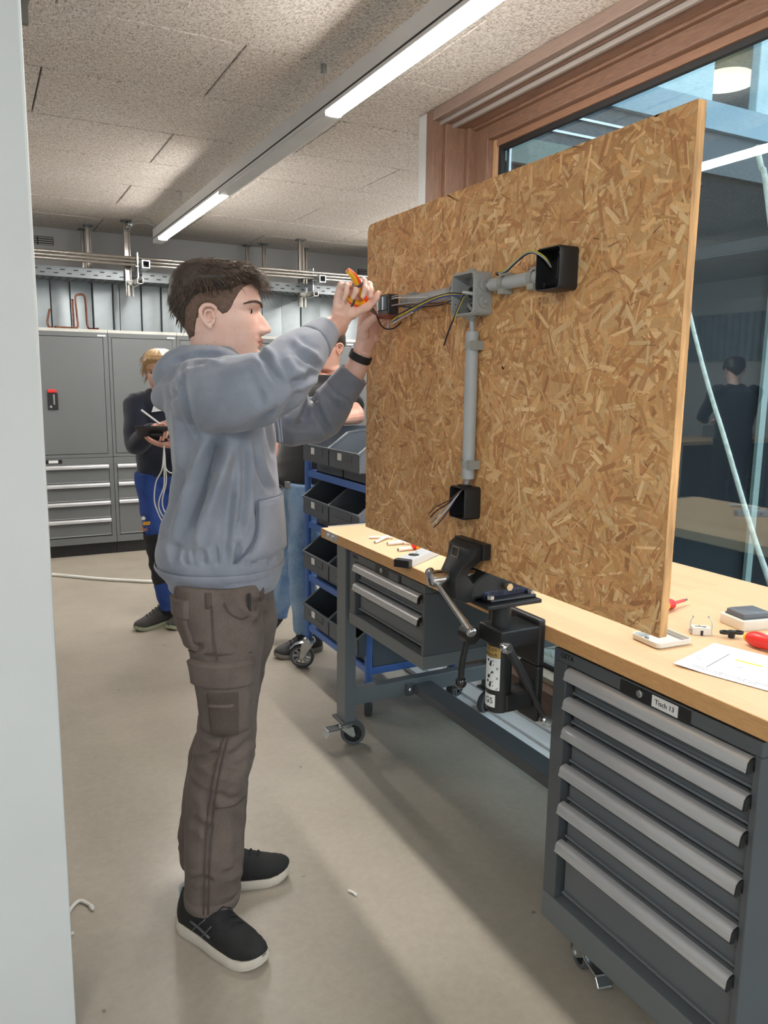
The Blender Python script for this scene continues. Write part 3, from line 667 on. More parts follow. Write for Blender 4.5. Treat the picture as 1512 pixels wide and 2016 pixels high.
for yy, zz in ((1.480, 1.685), (1.545, 1.61)): part('screw_post', MB().lathe([(.005,0),(.005,.038),(.002,.038)], (BX-.004, yy, zz), (-1,0,0), 12), M_BOXI, b)
# conduits (each with its clips)
def conduit(name, a, b, r, label, clips, ax):
    t = thing(name, label, 'conduit', tuple((Vector(a)+Vector(b))/2), group='grey conduits on the panel')
    d = (Vector(b)-Vector(a)).normalized(); L = (Vector(b)-Vector(a)).length
    part('tube', MB().lathe([(r*.86,.0012),(r*.86,0),(r,0),(r,L),(r*.86,L),(r*.86,L-.0012)], a, d, 24), M_PVC, t, smooth=40)
    for c in clips:
        c = Vector(c)
        if ax == 'z': part('clip', MB().box(BX-.030, BX-.001, c.y-r-.010, c.y-r+.003, c.z-.010, c.z+.010).box(BX-.024, BX-.020, c.y-r-.0105, c.y-r-.010, c.z-.006, c.z+.006).loft([[(BX-.016-.0, c.y+1.12*r*math.sin(q), c.z+s) if False else (1.0185-1.13*r*math.cos(q), c.y+1.13*r*math.sin(q), c.z+s) for q in [R(-150+15*k) for k in range(21)]] for s in (-.008, .008)], closed=False, caps=False), mat('clip_grey', (158,158,152), .5), t, bev=.001)
        else: part('clip', MB().box(BX-.026, BX-.001, c.y-.010, c.y+.010, c.z-r-.010, c.z-r+.003).box(BX-.020, BX-.001, c.y-.010, c.y+.010, c.z+r-.002, c.z+r+.007).loft([[(1.0185-1.13*r*math.cos(q), c.y+s, c.z+1.13*r*math.sin(q)) for q in [R(-120+12*k) for k in range(21)]] for s in (-.008, .008)], closed=False, caps=False), MATS['clip_grey'] if 'clip_grey' in MATS else mat('clip_grey', (158,158,152), .5), t, bev=.001)
    return t
RC = .0150
conduit('conduit', (1.0185, 1.5145, 1.176+.052), (1.0185, 1.5145, 1.566), RC, 'vertical grey conduit below the junction box', [(0, 1.5145, 1.535), (0, 1.5145, 1.262)], 'z')
conduit('conduit', (1.0185, 1.835, 1.657), (1.0185, 1.562, 1.660), RC, 'horizontal grey conduit left of the junction box', [(0, 1.80, 1.658), (0, 1.60, 1.66)], 'y')
conduit('conduit', (1.0185, 1.443, 1.662), (1.0185, 1.262, 1.661), RC*.92, 'short grey conduit between junction box and upper black box', [(0, 1.40, 1.662), (0, 1.30, 1.662)], 'y')
# short grey hose stubs
solo('cable', MB().tube(bez([(1.0185, 1.515, 1.55), (1.017, 1.515, 1.58), (1.013, 1.512, 1.602)], 6), .0062, 12), M_PVC, 'short grey sheathed cable rising from the vertical conduit into the junction box', 'cable', 'sheathed cables', True)
solo('cable', MB().tube(bez([(1.0185, 1.5145, 1.26), (1.0185, 1.5145, 1.232), (1.018, 1.520, 1.215), (1.018, 1.522, 1.20)], 6), .0058, 12), M_PVC, 'short grey sheathed cable dropping from the vertical conduit into the lower black box', 'cable', 'sheathed cables', True)
solo('cable', MB().tube(bez([(1.013, 1.462, 1.664), (1.016, 1.452, 1.6625), (1.0185, 1.44, 1.662)], 6), .0052, 12), M_PVC, 'short grey cable leaving the right side of the junction box', 'cable', 'sheathed cables', True)
solo('cable', MB().tube(bez([(1.03, 1.513, 1.648), (1.005, 1.522, 1.652), (.998, 1.528, 1.652)], 6), .004, 10), mat('sheath_white', (214,214,210), .5), 'white stripped cable end inside the junction box', 'cable', 'sheathed cables', True)
solo('cable', MB().tube(bez([(1.03, 1.53, 1.632), (1.01, 1.52, 1.625), (1.006, 1.50, 1.612)], 6), .004, 10), mat('sheath_grey', (150,152,154), .5), 'grey stripped cable end low inside the junction box', 'cable', 'sheathed cables', True)
# loose conductors
WC = {k: mat('wire_'+k, c, .38, var=.05, vs=20) for k, c in dict(black=(34,28,38), brown=(92,56,38), grey=(170,172,176), blue=(58,72,150), yellow=(206,190,60), white=(216,214,208), violet=(70,44,78)).items()}
def wire(c, pts, label, r=.0017, n=8): return solo('wire', MB().tube(bez(pts, n), r, 8), WC[c], label, 'wire', 'loose wires on the panel', True)
J = (.997, 1.520, 1.647)
wire('black', [J, (.985, 1.56, 1.653), (.978, 1.64, 1.647), (.972, 1.74, 1.628), (.965, 1.80, 1.612), tuple(ray_x(772,637,.957))], 'black wire running from the junction box to the hands', .0019)
wire('yellow', [(.996, 1.522, 1.6475), (.984, 1.565, 1.651), (.976, 1.64, 1.643), (.969, 1.74, 1.622), (.962, 1.79, 1.609), tuple(ray_x(769,640,.955))], 'green yellow earth wire running from the junction box to the hands')
wire('blue', [(.998, 1.523, 1.645), (.983, 1.57, 1.648), (.974, 1.64, 1.638), (.966, 1.74, 1.613), (.960, 1.79, 1.603), tuple(ray_x(766,642,.953))], 'blue wire curving from the junction box to the hands')
wire('white', [(.966, 1.70, 1.620), (.958, 1.79, 1.598), (.954, 1.80, 1.594), tuple(ray_x(764,643,.950))], 'short bare pale wire end beside the blue wire', .0013)
wire('brown', [(.996, 1.553, 1.628), (.985, 1.60, 1.634), (.980, 1.70, 1.640), (.974, 1.78, 1.642), (.970, 1.825, 1.644)], 'brown wire from the junction box to the socket insert')
for k, (c, dz, dx) in enumerate((('grey', .014, .006), ('white', .009, .010), ('grey', -.008, .004), ('black', -.013, .012))):
    wire(c, [(.972, 1.825, 1.650+dz*.6), (.972, 1.80, 1.650+dz*.8), (.976, 1.78, 1.652+dz*.9), (.984, 1.73, 1.648+dz), (.990, 1.62, 1.640+dz*.7), (.998, 1.57, 1.640)] if k > 2 else [(.970, 1.825, 1.652+dz), (.968, 1.79, 1.653+dz), (.976, 1.74, 1.652+dz*.8), (.99, 1.67, 1.650+dz*.5)],
         ['upper silvery wire plugged into the socket insert', 'pale wire plugged in just under the upper silvery one', 'lower silvery wire plugged into the socket insert', 'black wire looping from socket insert past the conduit'][k], .0016)
wire('black', [(.997, 1.522, 1.645), (.992, 1.528, 1.63), (.985, 1.538, 1.600), (.978, 1.552, 1.568), (.974, 1.565, 1.535)], 'loose black wire hanging down from the junction box', .0021)
wire('yellow', [(.998, 1.521, 1.644), (.993, 1.526, 1.63), (.987, 1.533, 1.608), (.984, 1.538, 1.59)], 'short green yellow wire beside the hanging black one', .0013)
wire('black', [(1.004, 1.4, 1.676), (.998, 1.40, 1.680), (.995, 1.36, 1.679), (.992, 1.33, 1.690), (.99, 1.29, 1.703), (.989, 1.262, 1.702), (1.0, 1.245, 1.689), (1.012, 1.243, 1.675)], 'black wire lying along the short conduit into the upper box', .0017)
wire('yellow', [(.998, 1.395, 1.683), (.993, 1.36, 1.683), (.990, 1.33, 1.694), (.988, 1.29, 1.707), (.987, 1.262, 1.706), (.999, 1.243, 1.693), (1.012, 1.240, 1.677)], 'green yellow wire lying along the short conduit into the upper box', .0015)
wire('grey', [(.996, 1.39, 1.679), (.991, 1.36, 1.680), (.989, 1.33, 1.691), (.986, 1.29, 1.704), (.985, 1.26, 1.703), (.997, 1.242, 1.690), (1.012, 1.238, 1.674)], 'grey wire lying along the short conduit into the upper box', .0014)
for k, (c, dy, dz) in enumerate((('brown', .010, .018), ('black', .004, .010), ('grey', 0, 0), ('white', -.006, -.006), ('violet', -.014, -.012))):
    wire(c, [(1.010, 1.522, 1.206), (.996, 1.527, 1.186+dz*.3), (.984, 1.545+dy*.4, 1.160+dz*.6), (.972, 1.572+dy, 1.135+dz), (.966, 1.592+dy, 1.116+dz)],
         ['topmost brown wire fanning out of the lower black box', 'black wire second from top fanning out of the lower black box', 'grey wire in the middle of the fan from the lower black box', 'pale wire second from bottom fanning out of the lower black box', 'violet black lowest wire fanning out of the lower black box'][k], .0016)
# socket insert held in front of the left conduit end
si = thing('socket_insert', 'dark socket insert with wires at the left end of the conduit', 'socket insert', (.975, 1.845, 1.614))
part('frame', MB().box(.958, .990, 1.815, 1.872, 1.622, 1.674), mat('insert_dark', (62,56,54), .4, .3, .3, 60), si, bev=.003)
for k in range(4): part('clamp', MB().box(.953, .960, 1.819+.014*k, 1.828+.014*k, 1.634, 1.668), (M_STEEL if k % 2 else mat('insert_blue', (70,80,96), .4)), si, bev=.001)
part('red_base', MB().box(.957, .991, 1.817, 1.870, 1.614, 1.626), mat('insert_red', (128,62,46), .5), si, bev=.002)

# ------------------------------------------------------------------ steel cupboards along the back wall
YF = 6.69
M_CAB = mat('cupboard_grey', (104,108,110), .5, var=.03, vs=3); M_CABD = mat('cupboard_gap', (40,42,44), .8)
def cupboard(x0, label, tagged):
    x1 = x0+.547; t = thing('cupboard', label, 'cupboard', ((x0+x1)/2, YF+.3, .82), group='grey cupboards along the back wall')
    part('body', MB().box(x0, x1, YF+.012, YF+.62, .815, 1.815).box(x0, x1, YF, YF+.012, 1.778, 1.815).box(x0, x1, YF, YF+.012, .815, .842).box(x0, x0+.024, YF, YF+.012, .842, 1.778).box(x1-.036, x1, YF, YF+.012, .842, 1.778), M_CAB, t, bev=.002)
    d = part('door', MB().box(x0+.027, x1-.039, YF-.002, YF+.011, .846, 1.774), M_CAB, t, bev=.003)
    if tagged:
        h = part('handle', MB().box(x0+.076, x0+.150, YF-.012, YF-.002, 1.205, 1.335), M_BLK, d, bev=.003)
        h2 = part('handle_tag', MB().box(x0+.078, x0+.142, YF-.018, YF-.002, 1.337, 1.362), mat('tag_red', (206,44,48), .5), d, bev=.003)
        part('lever', MB().box(x0+.113, x0+.127, YF-.020, YF-.011, 1.243, 1.325), M_STEEL, d, bev=.003)
        part('key_cylinder', MB().lathe([(.010,0),(.010,.004)], (x0+.096, YF-.012, 1.228), (0,-1,0), 14), M_STEEL, d)
    part('name_card', MB().box(x1-.078, x1-.014, YF-.0015, YF, 1.785, 1.797), M_WLAB, t)
    part('top_board', MB().box(x0, x1, YF+.002, YF+.55, 1.815, 1.838), mat('top_board_pale', (196,196,190), .7), t)
    return t
def drawers(x0, label, tops, card):
    x1 = x0+.547; t = thing('drawer_cabinet', label, 'drawer cabinet', ((x0+x1)/2, YF+.3, 0), group='grey drawer cabinets along the back wall')
    part('body', MB().box(x0, x1, YF+.014, YF+.62, .10, .812).box(x0, x1, YF, YF+.014, .758, .812).box(x0, x1, YF, YF+.014, .10, .155).box(x0, x0+.026, YF, YF+.014, .155, .758).box(x1-.034, x1, YF, YF+.014, .155, .758), M_CAB, t, bev=.002)
    part('plinth', MB().box(x0, x1, YF+.03, YF+.60, 0, .10), M_BLK, t)
    zz = tops+[.162]
    for k, z in enumerate(tops):
        d = part('drawer', MB().box(x0+.029, x1-.037, YF+.003, YF+.014, zz[k+1]+.006, z-.012), M_CAB, t, bev=.002)
        part('handle', MB().loft([[(xx, YF+.006+a, z+b) for a, b in ((0,0),(-.014,-.002),(-.022,-.008),(-.024,-.016),(-.024,-.031),(-.016,-.031),(-.014,-.012),(0,-.008))] for xx in (x0+.029, x1-.037)]), M_GRIP, d, smooth=40)
        part('drawer_lip', MB().box(x0+.029, x1-.037, YF-.003, YF+.004, zz[k+1]+.006, zz[k+1]+.012), mat('lip_pale', (150,153,155), .4), d)
    if card:
        c = part('label_plate', MB().box(x0+.022, x0+.155, YF-.003, YF, .775, .805), M_BLK, t)
        part('name_card', MB().box(x0+.055, x0+.125, YF-.004, YF-.003, .779, .801), M_WLAB, c)
    return t
cl = ['leftmost grey steel cupboard with a red tagged lock', 'grey steel cupboard behind the blond person with the tablet', 'grey steel cupboard hidden mostly by the boy in the hoodie', 'grey steel cupboard behind the boy\'s face and raised sleeve', 'grey steel cupboard behind the man in the black polo', 'grey steel cupboard seen between the wrist and the panel', 'rightmost grey steel cupboard behind the strand board']
dl = ['leftmost grey drawer cabinet with four drawers and a name card', 'grey drawer cabinet behind the blond person\'s blue trousers', 'grey drawer cabinet hidden mostly by the hoodie', 'grey drawer cabinet behind the boy\'s belly', 'grey drawer cabinet behind the jeans of the man', 'grey drawer cabinet behind the blue bin trolley', 'rightmost grey drawer cabinet behind the strand board']
for k in range(7):
    x0 = .434+.55*k
    cupboard(x0, cl[k], k == 0)
    drawers(x0, dl[k], [.757, .605, .455, .310] if k != 1 else [.757, .608, .458], k == 0)
# galvanised sheets standing on the cupboards
random.seed(5)
xs = [.30, .62, .775, .952, 1.115, 1.17, 1.355, 1.525, 1.695, 1.90, 2.10, 2.28, 2.46, 2.66, 2.86, 3.06, 3.26, 3.5]
sheetlab = ['in the corner behind the copper pipes', 'just left of the copper pipe loop', 'behind the copper pipe loop', 'bright one right of the copper pipe loop', 'narrow one at the tray bracket', 'under the front tray bracket', 'left of the boy\'s hair', 'behind the back of the boy\'s hair', 'hidden behind the boy\'s hair', 'behind the boy\'s fringe', 'above the boy\'s nose', 'beside the boy\'s nose', 'at the second tray bracket', 'above the raised sleeve', 'behind the raised forearm', 'behind the hand with the pliers', 'at the left edge of the strand board']
for k in range(len(xs)-1):
    a, b = xs[k]+.002, xs[k+1]-.002; yb = 7.22+random.uniform(-.02, .02); z1 = 2.34
    lean = random.uniform(-.02, .03); bow = random.uniform(-.012, .014)
    pr = []
    for z, dy in ((1.839, 0), (2.0, lean*.4), (2.18, lean*.8), (z1, lean)):
        top = [(a, yb+dy+.03), (a+.004, yb+dy)] + [(a+(b-a)*q, yb+dy+bow*math.sin(math.pi*q)) for q in (.25, .5, .75)] + [(b-.004, yb+dy), (b, yb+dy+.03)]
        pr.append([(x, y, z) for x, y in top] + [(x, y+.003, z) for x, y in reversed(top)])
    o = solo('metal_sheet', MB().loft(pr), M_GALV, 'galvanised sheet on the cupboards, ' + sheetlab[k], 'metal sheet', 'galvanised sheets on the cupboards', smooth=30)
    o.rotation_euler = (0, 0, random.uniform(-.05, .05))
solo('shelf_edge', MB().box(.434, 4.28, 7.06, 7.16, 1.8385, 1.858), mat('rail_black', (34,34,36), .6), 'long dark rail lying on top of the cupboards', 'rail', bev=.002)
# bent copper pipes on top of the cupboards
M_COP = mat('copper_pipe', (122,76,60), .42, .7, .25, 14)
ZT = 1.85
def cop(pts, label): solo('copper_pipe', MB().tube(bez(pts, 6), .0085, 10), M_COP, label, 'copper pipe', 'bent copper pipes on the cupboards', True)
cop([(.60, 6.76, ZT), (.68, 6.80, ZT), (.772, 6.84, ZT+.006), (.776, 6.85, ZT+.10), (.772, 6.85, ZT+.24), (.80, 6.86, ZT+.268), (.84, 6.86, ZT+.262), (.850, 6.87, ZT+.20), (.858, 6.88, ZT+.02), (.90, 6.83, ZT), (.925, 6.78, ZT)], 'tall bent copper pipe loop standing on the leftmost cupboard')
cop([(.578, 6.88, ZT+.145), (.566, 6.88, ZT+.10), (.556, 6.88, ZT+.035), (.575, 6.86, ZT), (.66, 6.82, ZT-.002), (.75, 6.80, ZT-.001)], 'low bent copper pipe with a short upright end left of the loop')
cop([(.560, 6.93, ZT), (.66, 6.93, ZT), (.748, 6.93, ZT+.004), (.758, 6.93, ZT+.06), (.757, 6.93, ZT+.235)], 'straight upright copper pipe close behind the loop')

# ------------------------------------------------------------------ cable tray, conduit bundle and hangers under the ceiling
M_TUBE = mat('steel_tube', (186,182,176), .25, .9, .08, 5)
plab = ['uppermost front steel tube of the bundle under the ceiling', 'upper steel tube second from the front of the bundle', 'middle front steel tube of the bundle under the ceiling', 'middle steel tube second from the front of the bundle', 'lowest front steel tube of the bundle under the ceiling', 'lowest steel tube second from the front of the bundle', 'thin top steel tube at the back of the bundle']
for k, (y, z, r) in enumerate(((6.70, 2.415, .0125), (6.735, 2.42, .0125), (6.70, 2.388, .012), (6.735, 2.392, .0125), (6.70, 2.362, .011), (6.735, 2.365, .011), (6.77, 2.425, .011))):
    solo('steel_tube', MB().cyl((-.3, y, z), (4.6, y, z), r, 10), M_TUBE, plab[k], 'steel tube', 'bundle of steel tubes', True)
ct = thing('cable_tray', 'perforated galvanised cable tray under the ceiling', 'cable tray', (2.1, 7.0, 2.25))
M_TRAY = mat('tray_zinc', (128,134,138), .45, .7, .1, 6)
part('tray_floor', MB().box(-.3, 4.6, 6.86, 7.15, 2.250, 2.252), M_TRAY, ct)
part('tray_side', MB().box(-.3, 4.6, 6.858, 6.860, 2.25, 2.33), M_TRAY, ct); part('tray_side', MB().box(-.3, 4.6, 7.15, 7.152, 2.25, 2.33), M_TRAY, ct)
tb = MB()
for k in range(78):
    for r_ in range(5): tb.box(-.28+.062*k+.02*(r_ % 2), -.25+.062*k+.02*(r_ % 2), 6.885+.05*r_, 6.899+.05*r_, 2.2485, 2.2515)
for k in range(49):
    for r_ in range(2): tb.box(-.28+.10*k+.05*r_, -.245+.10*k+.05*r_, 6.8572, 6.8585, 2.272+.028*r_, 2.280+.028*r_)
part('tray_slots', tb, M_DARKJ, ct, kind='stuff')
def hanger(x, y, z0, label, w=.021, arm=True):
    t = thing('hanger', label, 'hanger', (x, y, z0), group='ceiling hangers of the cable tray')
    for s in (-1, 1): part('channel_side', MB().box(x+s*w-.0015, x+s*w+.0015, y-.02, y+.02, z0, ZC), M_TUBE, t)
    part('channel_back', MB().box(x-w, x+w, y+.017, y+.020, z0, ZC), M_TUBE, t)
    part('ceiling_foot', MB().box(x-w-.02, x+w+.02, y-.04, y+.04, ZC-.008, ZC), M_GREYD, t)
    if arm:
        b = part('cross_arm', MB().box(x+.03, x+.034, y-.24, y+.30, 2.205, 2.246).box(x+.07, x+.074, y-.24, y+.30, 2.205, 2.246).box(x+.03, x+.074, y-.24, y+.30, 2.205, 2.208), M_TUBE, t)
        part('tube_clamp', MB().box(x+.045, x+.053, y-.18, y-.05, 2.255, 2.45).box(x+.03, x+.07, y-.20, y-.17, 2.34, 2.345), M_STEEL, t)
        q = MB()
        for (a0, a1, b0, b1) in ((-.03,.03,-.03,-.024),(-.03,.03,.024,.03),(-.03,-.024,-.024,.024),(.024,.03,-.024,.024)): q.box(x+.09+a0, x+.09+a1, y-.30, y-.05, 2.35+b0, 2.35+b1)
        part('square_tube', q, M_STEEL, t)
        part('end_piece', MB().box(x-.014, x+.0, y-.05, y-.02, 2.12, 2.22).box(x+.022, x+.034, y-.05, y-.02, 2.12, 2.22).box(x-.014, x+.034, y-.05, y-.02, 2.21, 2.25), mat('clip_white', (206,206,204), .5), t)
hanger(1.185, 6.83, 2.13, 'thick ceiling hanger of the cable tray left of the boy\'s hair')
hanger(2.724, 6.88, 2.13, 'ceiling hanger of the cable tray left of the pliers')
hanger(.935, 7.19, 2.25, 'thin ceiling hanger of the cable tray near the white wall end', .016, False)
hanger(2.51, 7.27, 2.25, 'thin ceiling hanger of the cable tray above the boy\'s fringe', .014, False)
hanger(.918, 7.40, 2.25, 'thin dim ceiling hanger at the back wall near the white wall end', .014, False)
hanger(2.40, 7.44, 2.25, 'thin dim ceiling hanger at the back wall above the boy\'s hair', .012, False)
hanger(2.93, 7.30, 2.25, 'thin ceiling hanger behind the one left of the pliers', .014, False)
# cables feeding the strip light
for k, (dx, c) in enumerate(((0, 'upper'), (.02, 'lower'))):
    solo('cable', MB().tube(bez([(1.19, 6.72, 2.66-.02*k), (1.22, 6.62, 2.695-.03*k), (1.29, 6.50, 2.69-.035*k), (1.335, 6.41, 2.62), (1.345, 6.38, 2.595)], 6), .006, 8), mat('cable_grey', (150,150,150), .5), '%s grey cable arching from the hanger to the end of the strip light' % c, 'cable', 'lamp feed cables', True)
solo('clamp_fitting', MB().box(1.17, 1.22, 6.66, 6.76, 2.655, 2.672).cyl((1.20, 6.66, 2.66), (1.20, 6.76, 2.69), .012, 10), M_STEEL, 'small steel cable fitting at the top of the thick hanger', 'fitting', bev=.002)
# grilles high on the back wall
for nm, xa, xb, za in (('slotted vent grille high on the back wall near the white wall end', .44, .69, 2.575), ('slotted vent grille high on the back wall beside the strand board', 3.60, 3.86, 2.53)):
    t = thing('vent_grille', nm, 'vent grille', ((xa+xb)/2, 7.49, za), group='vent grilles')
    part('recess', MB().box(xa, xb, 7.488, 7.499, za, za+.07), M_BLK, t)
    for k in range(4):
        for j in range(2): part('slat', MB().box(xa+(xb-xa)*.5*j+.006, xa+(xb-xa)*.5*(j+1)-.006, 7.48, 7.49, za+.018*k, za+.008+.018*k), M_GREYW, t)

# ------------------------------------------------------------------ blue bin trolley
M_BLUE = mat('trolley_blue', (74,114,188), .38, var=.04); M_BIN = mat('bin_grey', (86,92,100), .5, var=.06, vs=10, bump=.05, bs=60)
TX0, TX1, TY0, TY1 = 1.43, 1.86, 2.850, 3.53
tr = thing('bin_trolley', 'blue tubular trolley carrying four tiers of grey bins', 'trolley', ((TX0+TX1)/2, (TY0+TY1)/2, 0))
tiers = [1.025, .77, .50, .237]
for x in (TX0, TX1):
    for y in (TY0, TY1): part('post', MB().tube(bez([(x, y, .155), (x, y, 1.05), (x+(.008 if x == TX0 else -.008), y, 1.075)], 4), .0165, 14), M_BLUE, tr, smooth=40)
for z in tiers:
    for x in (TX0, TX1): part('rail', MB().box(x-.006, x+.012, TY0, TY1, z-.036, z-.004), M_BLUE, tr, bev=.003)
    for y in (TY0, TY1): part('rail', MB().box(TX0, TX1, y-.012, y+.006, z-.036, z-.004), M_BLUE, tr, bev=.003)
    part('shelf', MB().box(TX0+.01, TX1-.01, TY0+.005, TY1-.012, z-.012, z-.006), M_BLUE, tr)
for x, y, a in ((TX0, TY1, 150), (TX0, TY0, 60), (TX1, TY0, 30), (TX1, TY1, 150)):
    d = Vector((math.cos(R(a)), math.sin(R(a)), 0)); s = Vector((-d.y, d.x, 0)); c = Vector((x, y, 0)); r = .0625; ax = c+d*.035+Vector((0,0,r))
    fk = part('castor_fork', MB().lathe([(.022,.165),(.030,.158),(.034,.146),(.034,.138)], c, n=20), M_STEEL, tr, smooth=40)
    for g in (-1, 1): part('fork_cheek', MB().prism([(-.03,.140),(.034,.140),(.046,.06),(.030,.05),(.022,.062)], c+s*g*.022, d, (0,0,1), s*g*.003), M_STEEL, fk, bev=.001)
    part('brake_hood', MB().loft([[c+d*q+s*u+Vector((0,0,zz+.008*(1-abs(u)/.026))) for u in (-.026,-.013,0,.013,.026)] for q, zz in ((-.02,.142),(.03,.140),(.07,.125),(.098,.098))], closed=False, caps=False), M_STEEL, fk, smooth=40)
    w = part('castor_wheel', MB().lathe([(r*.78,-.015),(r*.96,-.015),(r,-.009),(r,.009),(r*.96,.015),(r*.78,.015),(r*.78,-.015)], ax, s, 32, False), mat('tyre_dark', (70,70,72), .6), tr, smooth=40)
    sp = MB().lathe([(r*.70,-.011),(r*.79,-.011),(r*.79,.011),(r*.70,.011)], ax, s, 32, caps=False).lathe([(.012,-.016),(.012,.016)], ax, s, 16)
    for k in range(9):
        e = Vector((0,0,1))*math.sin(2*math.pi*k/9)+d*math.cos(2*math.pi*k/9); f = e.cross(s)
        sp.obox(ax+e*r*.42, e*r*.30, f*.0035, s*.007)
    part('rim', sp, mat('rim_grey', (150,152,154), .4, .3), w)
def make_bin():
    D, w, h = .40, .152, .215
    b = MB(); fr = .135
    prof = [(.07,0),(D,0),(D,h),(.15,h),(.10,h-.01),(.004,fr),(0,fr),(0,.062),(.07,.058)]
    for s in (-1, 1): b.prism(prof, (0, s*w-(.004 if s > 0 else 0), 0), (1,0,0), (0,0,1), (0,.004,0))
    b.box(0, .004, -w, w, .06, fr).box(.07, .074, -w, w, 0, .062).box(0, .074, -w, w, .058, .062).box(D-.004, D, -w, w, 0, h).box(.07, D, -w, w, 0, .004)
    m1 = b.mesh('bin_body'); m1.materials.append(M_BIN)
    r = MB().box(-.006, .006, -w-.003, w+.003, fr-.004, fr+.004).box(D-.006, D+.004, -w-.003, w+.003, h-.006, h+.003)
    for s in (-1, 1):
        r.prism([(-.004,fr-.003),(.098,h-.013),(.15,h-.004),(D,h-.004),(D,h+.003),(.148,h+.003),(.092,h-.006),(-.004,fr+.004)], (0, s*w-.006, 0), (1,0,0), (0,0,1), (0,.012,0))
    r.box(-.003, 0, -.085, .085, .092, .096).box(-.003, 0, -.085, -.082, .092, .125)
    m2 = r.mesh('bin_rim'); m2.materials.append(M_BIN)
    l = MB().box(-.0025, -.0005, -.012, .028, .096, .126).mesh('bin_card'); l.materials.append(M_WLAB)
    return m1, m2, l
bm1, bm2, bm3 = make_bin()
tn = ['top', 'second', 'third', 'lowest']
for k, z in enumerate(tiers):
    for j, yc in enumerate((3.305, 2.995)):
        t = thing('storage_bin', 'grey open front storage bin, %s one on the %s tier of the trolley' % (('left', 'right')[j], tn[k]), 'storage bin', (1.375, yc, z-.005), group='grey storage bins on the trolley')
        part('body', None, None, t, me=bm1); part('rim', None, None, t, me=bm2)
        if not (k == 1 and j == 1): 
            o = part('label_card', None, None, t, me=bm3); o.location = (0, .03 if j else .02, 0)
# white hose on the floor and a cable scrap
solo('hose', MB().tube(bez([(-.3, 6.5, .012), (.2, 6.22, .012), (.41, 6.10, .012), (.70, 5.83, .012), (.92, 5.66, .012), (1.06, 5.57, .012), (1.35, 5.50, .012)], 8), .0125, 12), mat('hose_white', (214,214,208), .4), 'white hose lying across the floor behind the blond person', 'hose', smooth=True)
solo('cable_scrap', MB().tube(bez([(.115, 2.03, .005), (.135, 2.09, .005), (.165, 2.125, .006), (.188, 2.10, .005), (.196, 2.07, .005)], 6), [.0048]*20+[.006, .007, .006, .004, .002], 8), mat('scrap_white', (222,220,214), .5), 'curved white cable scrap on the floor beside the white wall end', 'cable scrap', smooth=True)
solo('cable_scrap', MB().cyl((.118, 1.995, .004), (.138, 2.0, .004), .004, 8), MATS['scrap_white'], 'tiny white cable snippet on the floor beside the white wall end', 'cable scrap')
solo('cable_scrap', MB().tube([(.86, 1.83, .004), (.868, 1.815, .005), (.872, 1.80, .004)], .004, 8), MATS['scrap_white'], 'tiny white snippet lying alone on the open floor', 'cable scrap')

# ------------------------------------------------------------------ things lying on the worktop
ZB = .8702
M_RED = mat('handle_red', (214,44,40), .35, var=.04); M_YEL = mat('handle_yellow', (240,176,40), .38, var=.04); M_OFFW = mat('offwhite_plastic', (220,216,208), .4, var=.02)
# spirit level hanging over the front edge
d = Vector((.84, .52, 0)).normalized(); d = (Vector((1.3744, 2.2336, 0))-Vector((1.1655, 2.093, 0))).normalized(); s = Vector((-d.y, d.x, 0)); p0 = Vector((1.1655, 2.093, ZB))
t = thing('spirit_level', 'aluminium spirit level with a black end cap jutting over the worktop edge', 'spirit level', tuple(p0+d*.2))
part('rail', MB().obox(p0+d*.23+Vector((0,0,.0125)), d*.21, s*.0265, (0,0,.0125)), mat('level_alu', (196,198,202), .42, .25, .04), t, bev=.002)
part('end_cap', MB().obox(p0+d*.008+Vector((0,0,.013)), d*.013, s*.0275, (0,0,.013)), M_BLK, t, bev=.003)
part('vial_window', MB().lathe([(.018, .025), (.018, .0262), (.012, .0262)], p0+d*.085, n=24), M_BLK, t)
part('vial', MB().obox(p0+d*.085+Vector((0,0,.0266)), d*.006, s*.014, (0,0,.001)), mat('vial_dark', (70,76,72), .2), t, bev=.001)
part('screw', MB().lathe([(.004, .025), (.004, .0258)], p0+d*.125+s*.01, n=12), M_STEEL, t)
# white conduit offcuts
M_OFF = mat('offcut_white', (222,212,204), .45, var=.03)
def offcut(a, b, r, label):
    a = Vector((a[0], a[1], ZB+r)); b = Vector((b[0], b[1], ZB+r+(.0 if len(b) < 3 else b[2]))); L = (b-a).length
    solo('pipe_offcut', MB().lathe([(r*.7,.004),(r*.7,0),(r,0),(r,L),(r*.7,L),(r*.7,L-.004)], a, b-a, 14), M_OFF, label, 'pipe offcut', 'white pipe offcuts on the worktop', 40)
offcut((1.275, 2.545), (1.355, 2.505), .0055, 'white pipe offcut farthest along the worktop')
offcut((1.252, 2.452), (1.345, 2.520, .006), .0055, 'white pipe offcut lying slanted across another one')
offcut((1.280, 2.408), (1.345, 2.405), .007, 'thick white pipe offcut in the middle of the pile')
offcut((1.266, 2.302), (1.325, 2.305), .007, 'white pipe offcut touching the red screwdriver grip')
offcut((1.34, 2.395), (1.40, 2.37), .006, 'white pipe offcut half hidden under the strand board')
solo('terminal_block', MB().box(1.325, 1.345, 2.418, 2.434, ZB, ZB+.012).cyl((1.330, 2.426, ZB+.012), (1.330, 2.426, ZB+.015), .004, 10).cyl((1.340, 2.426, ZB+.012), (1.340, 2.426, ZB+.015), .004, 10), M_OFFW, 'tiny white terminal block among the pipe offcuts', 'terminal', bev=.001)
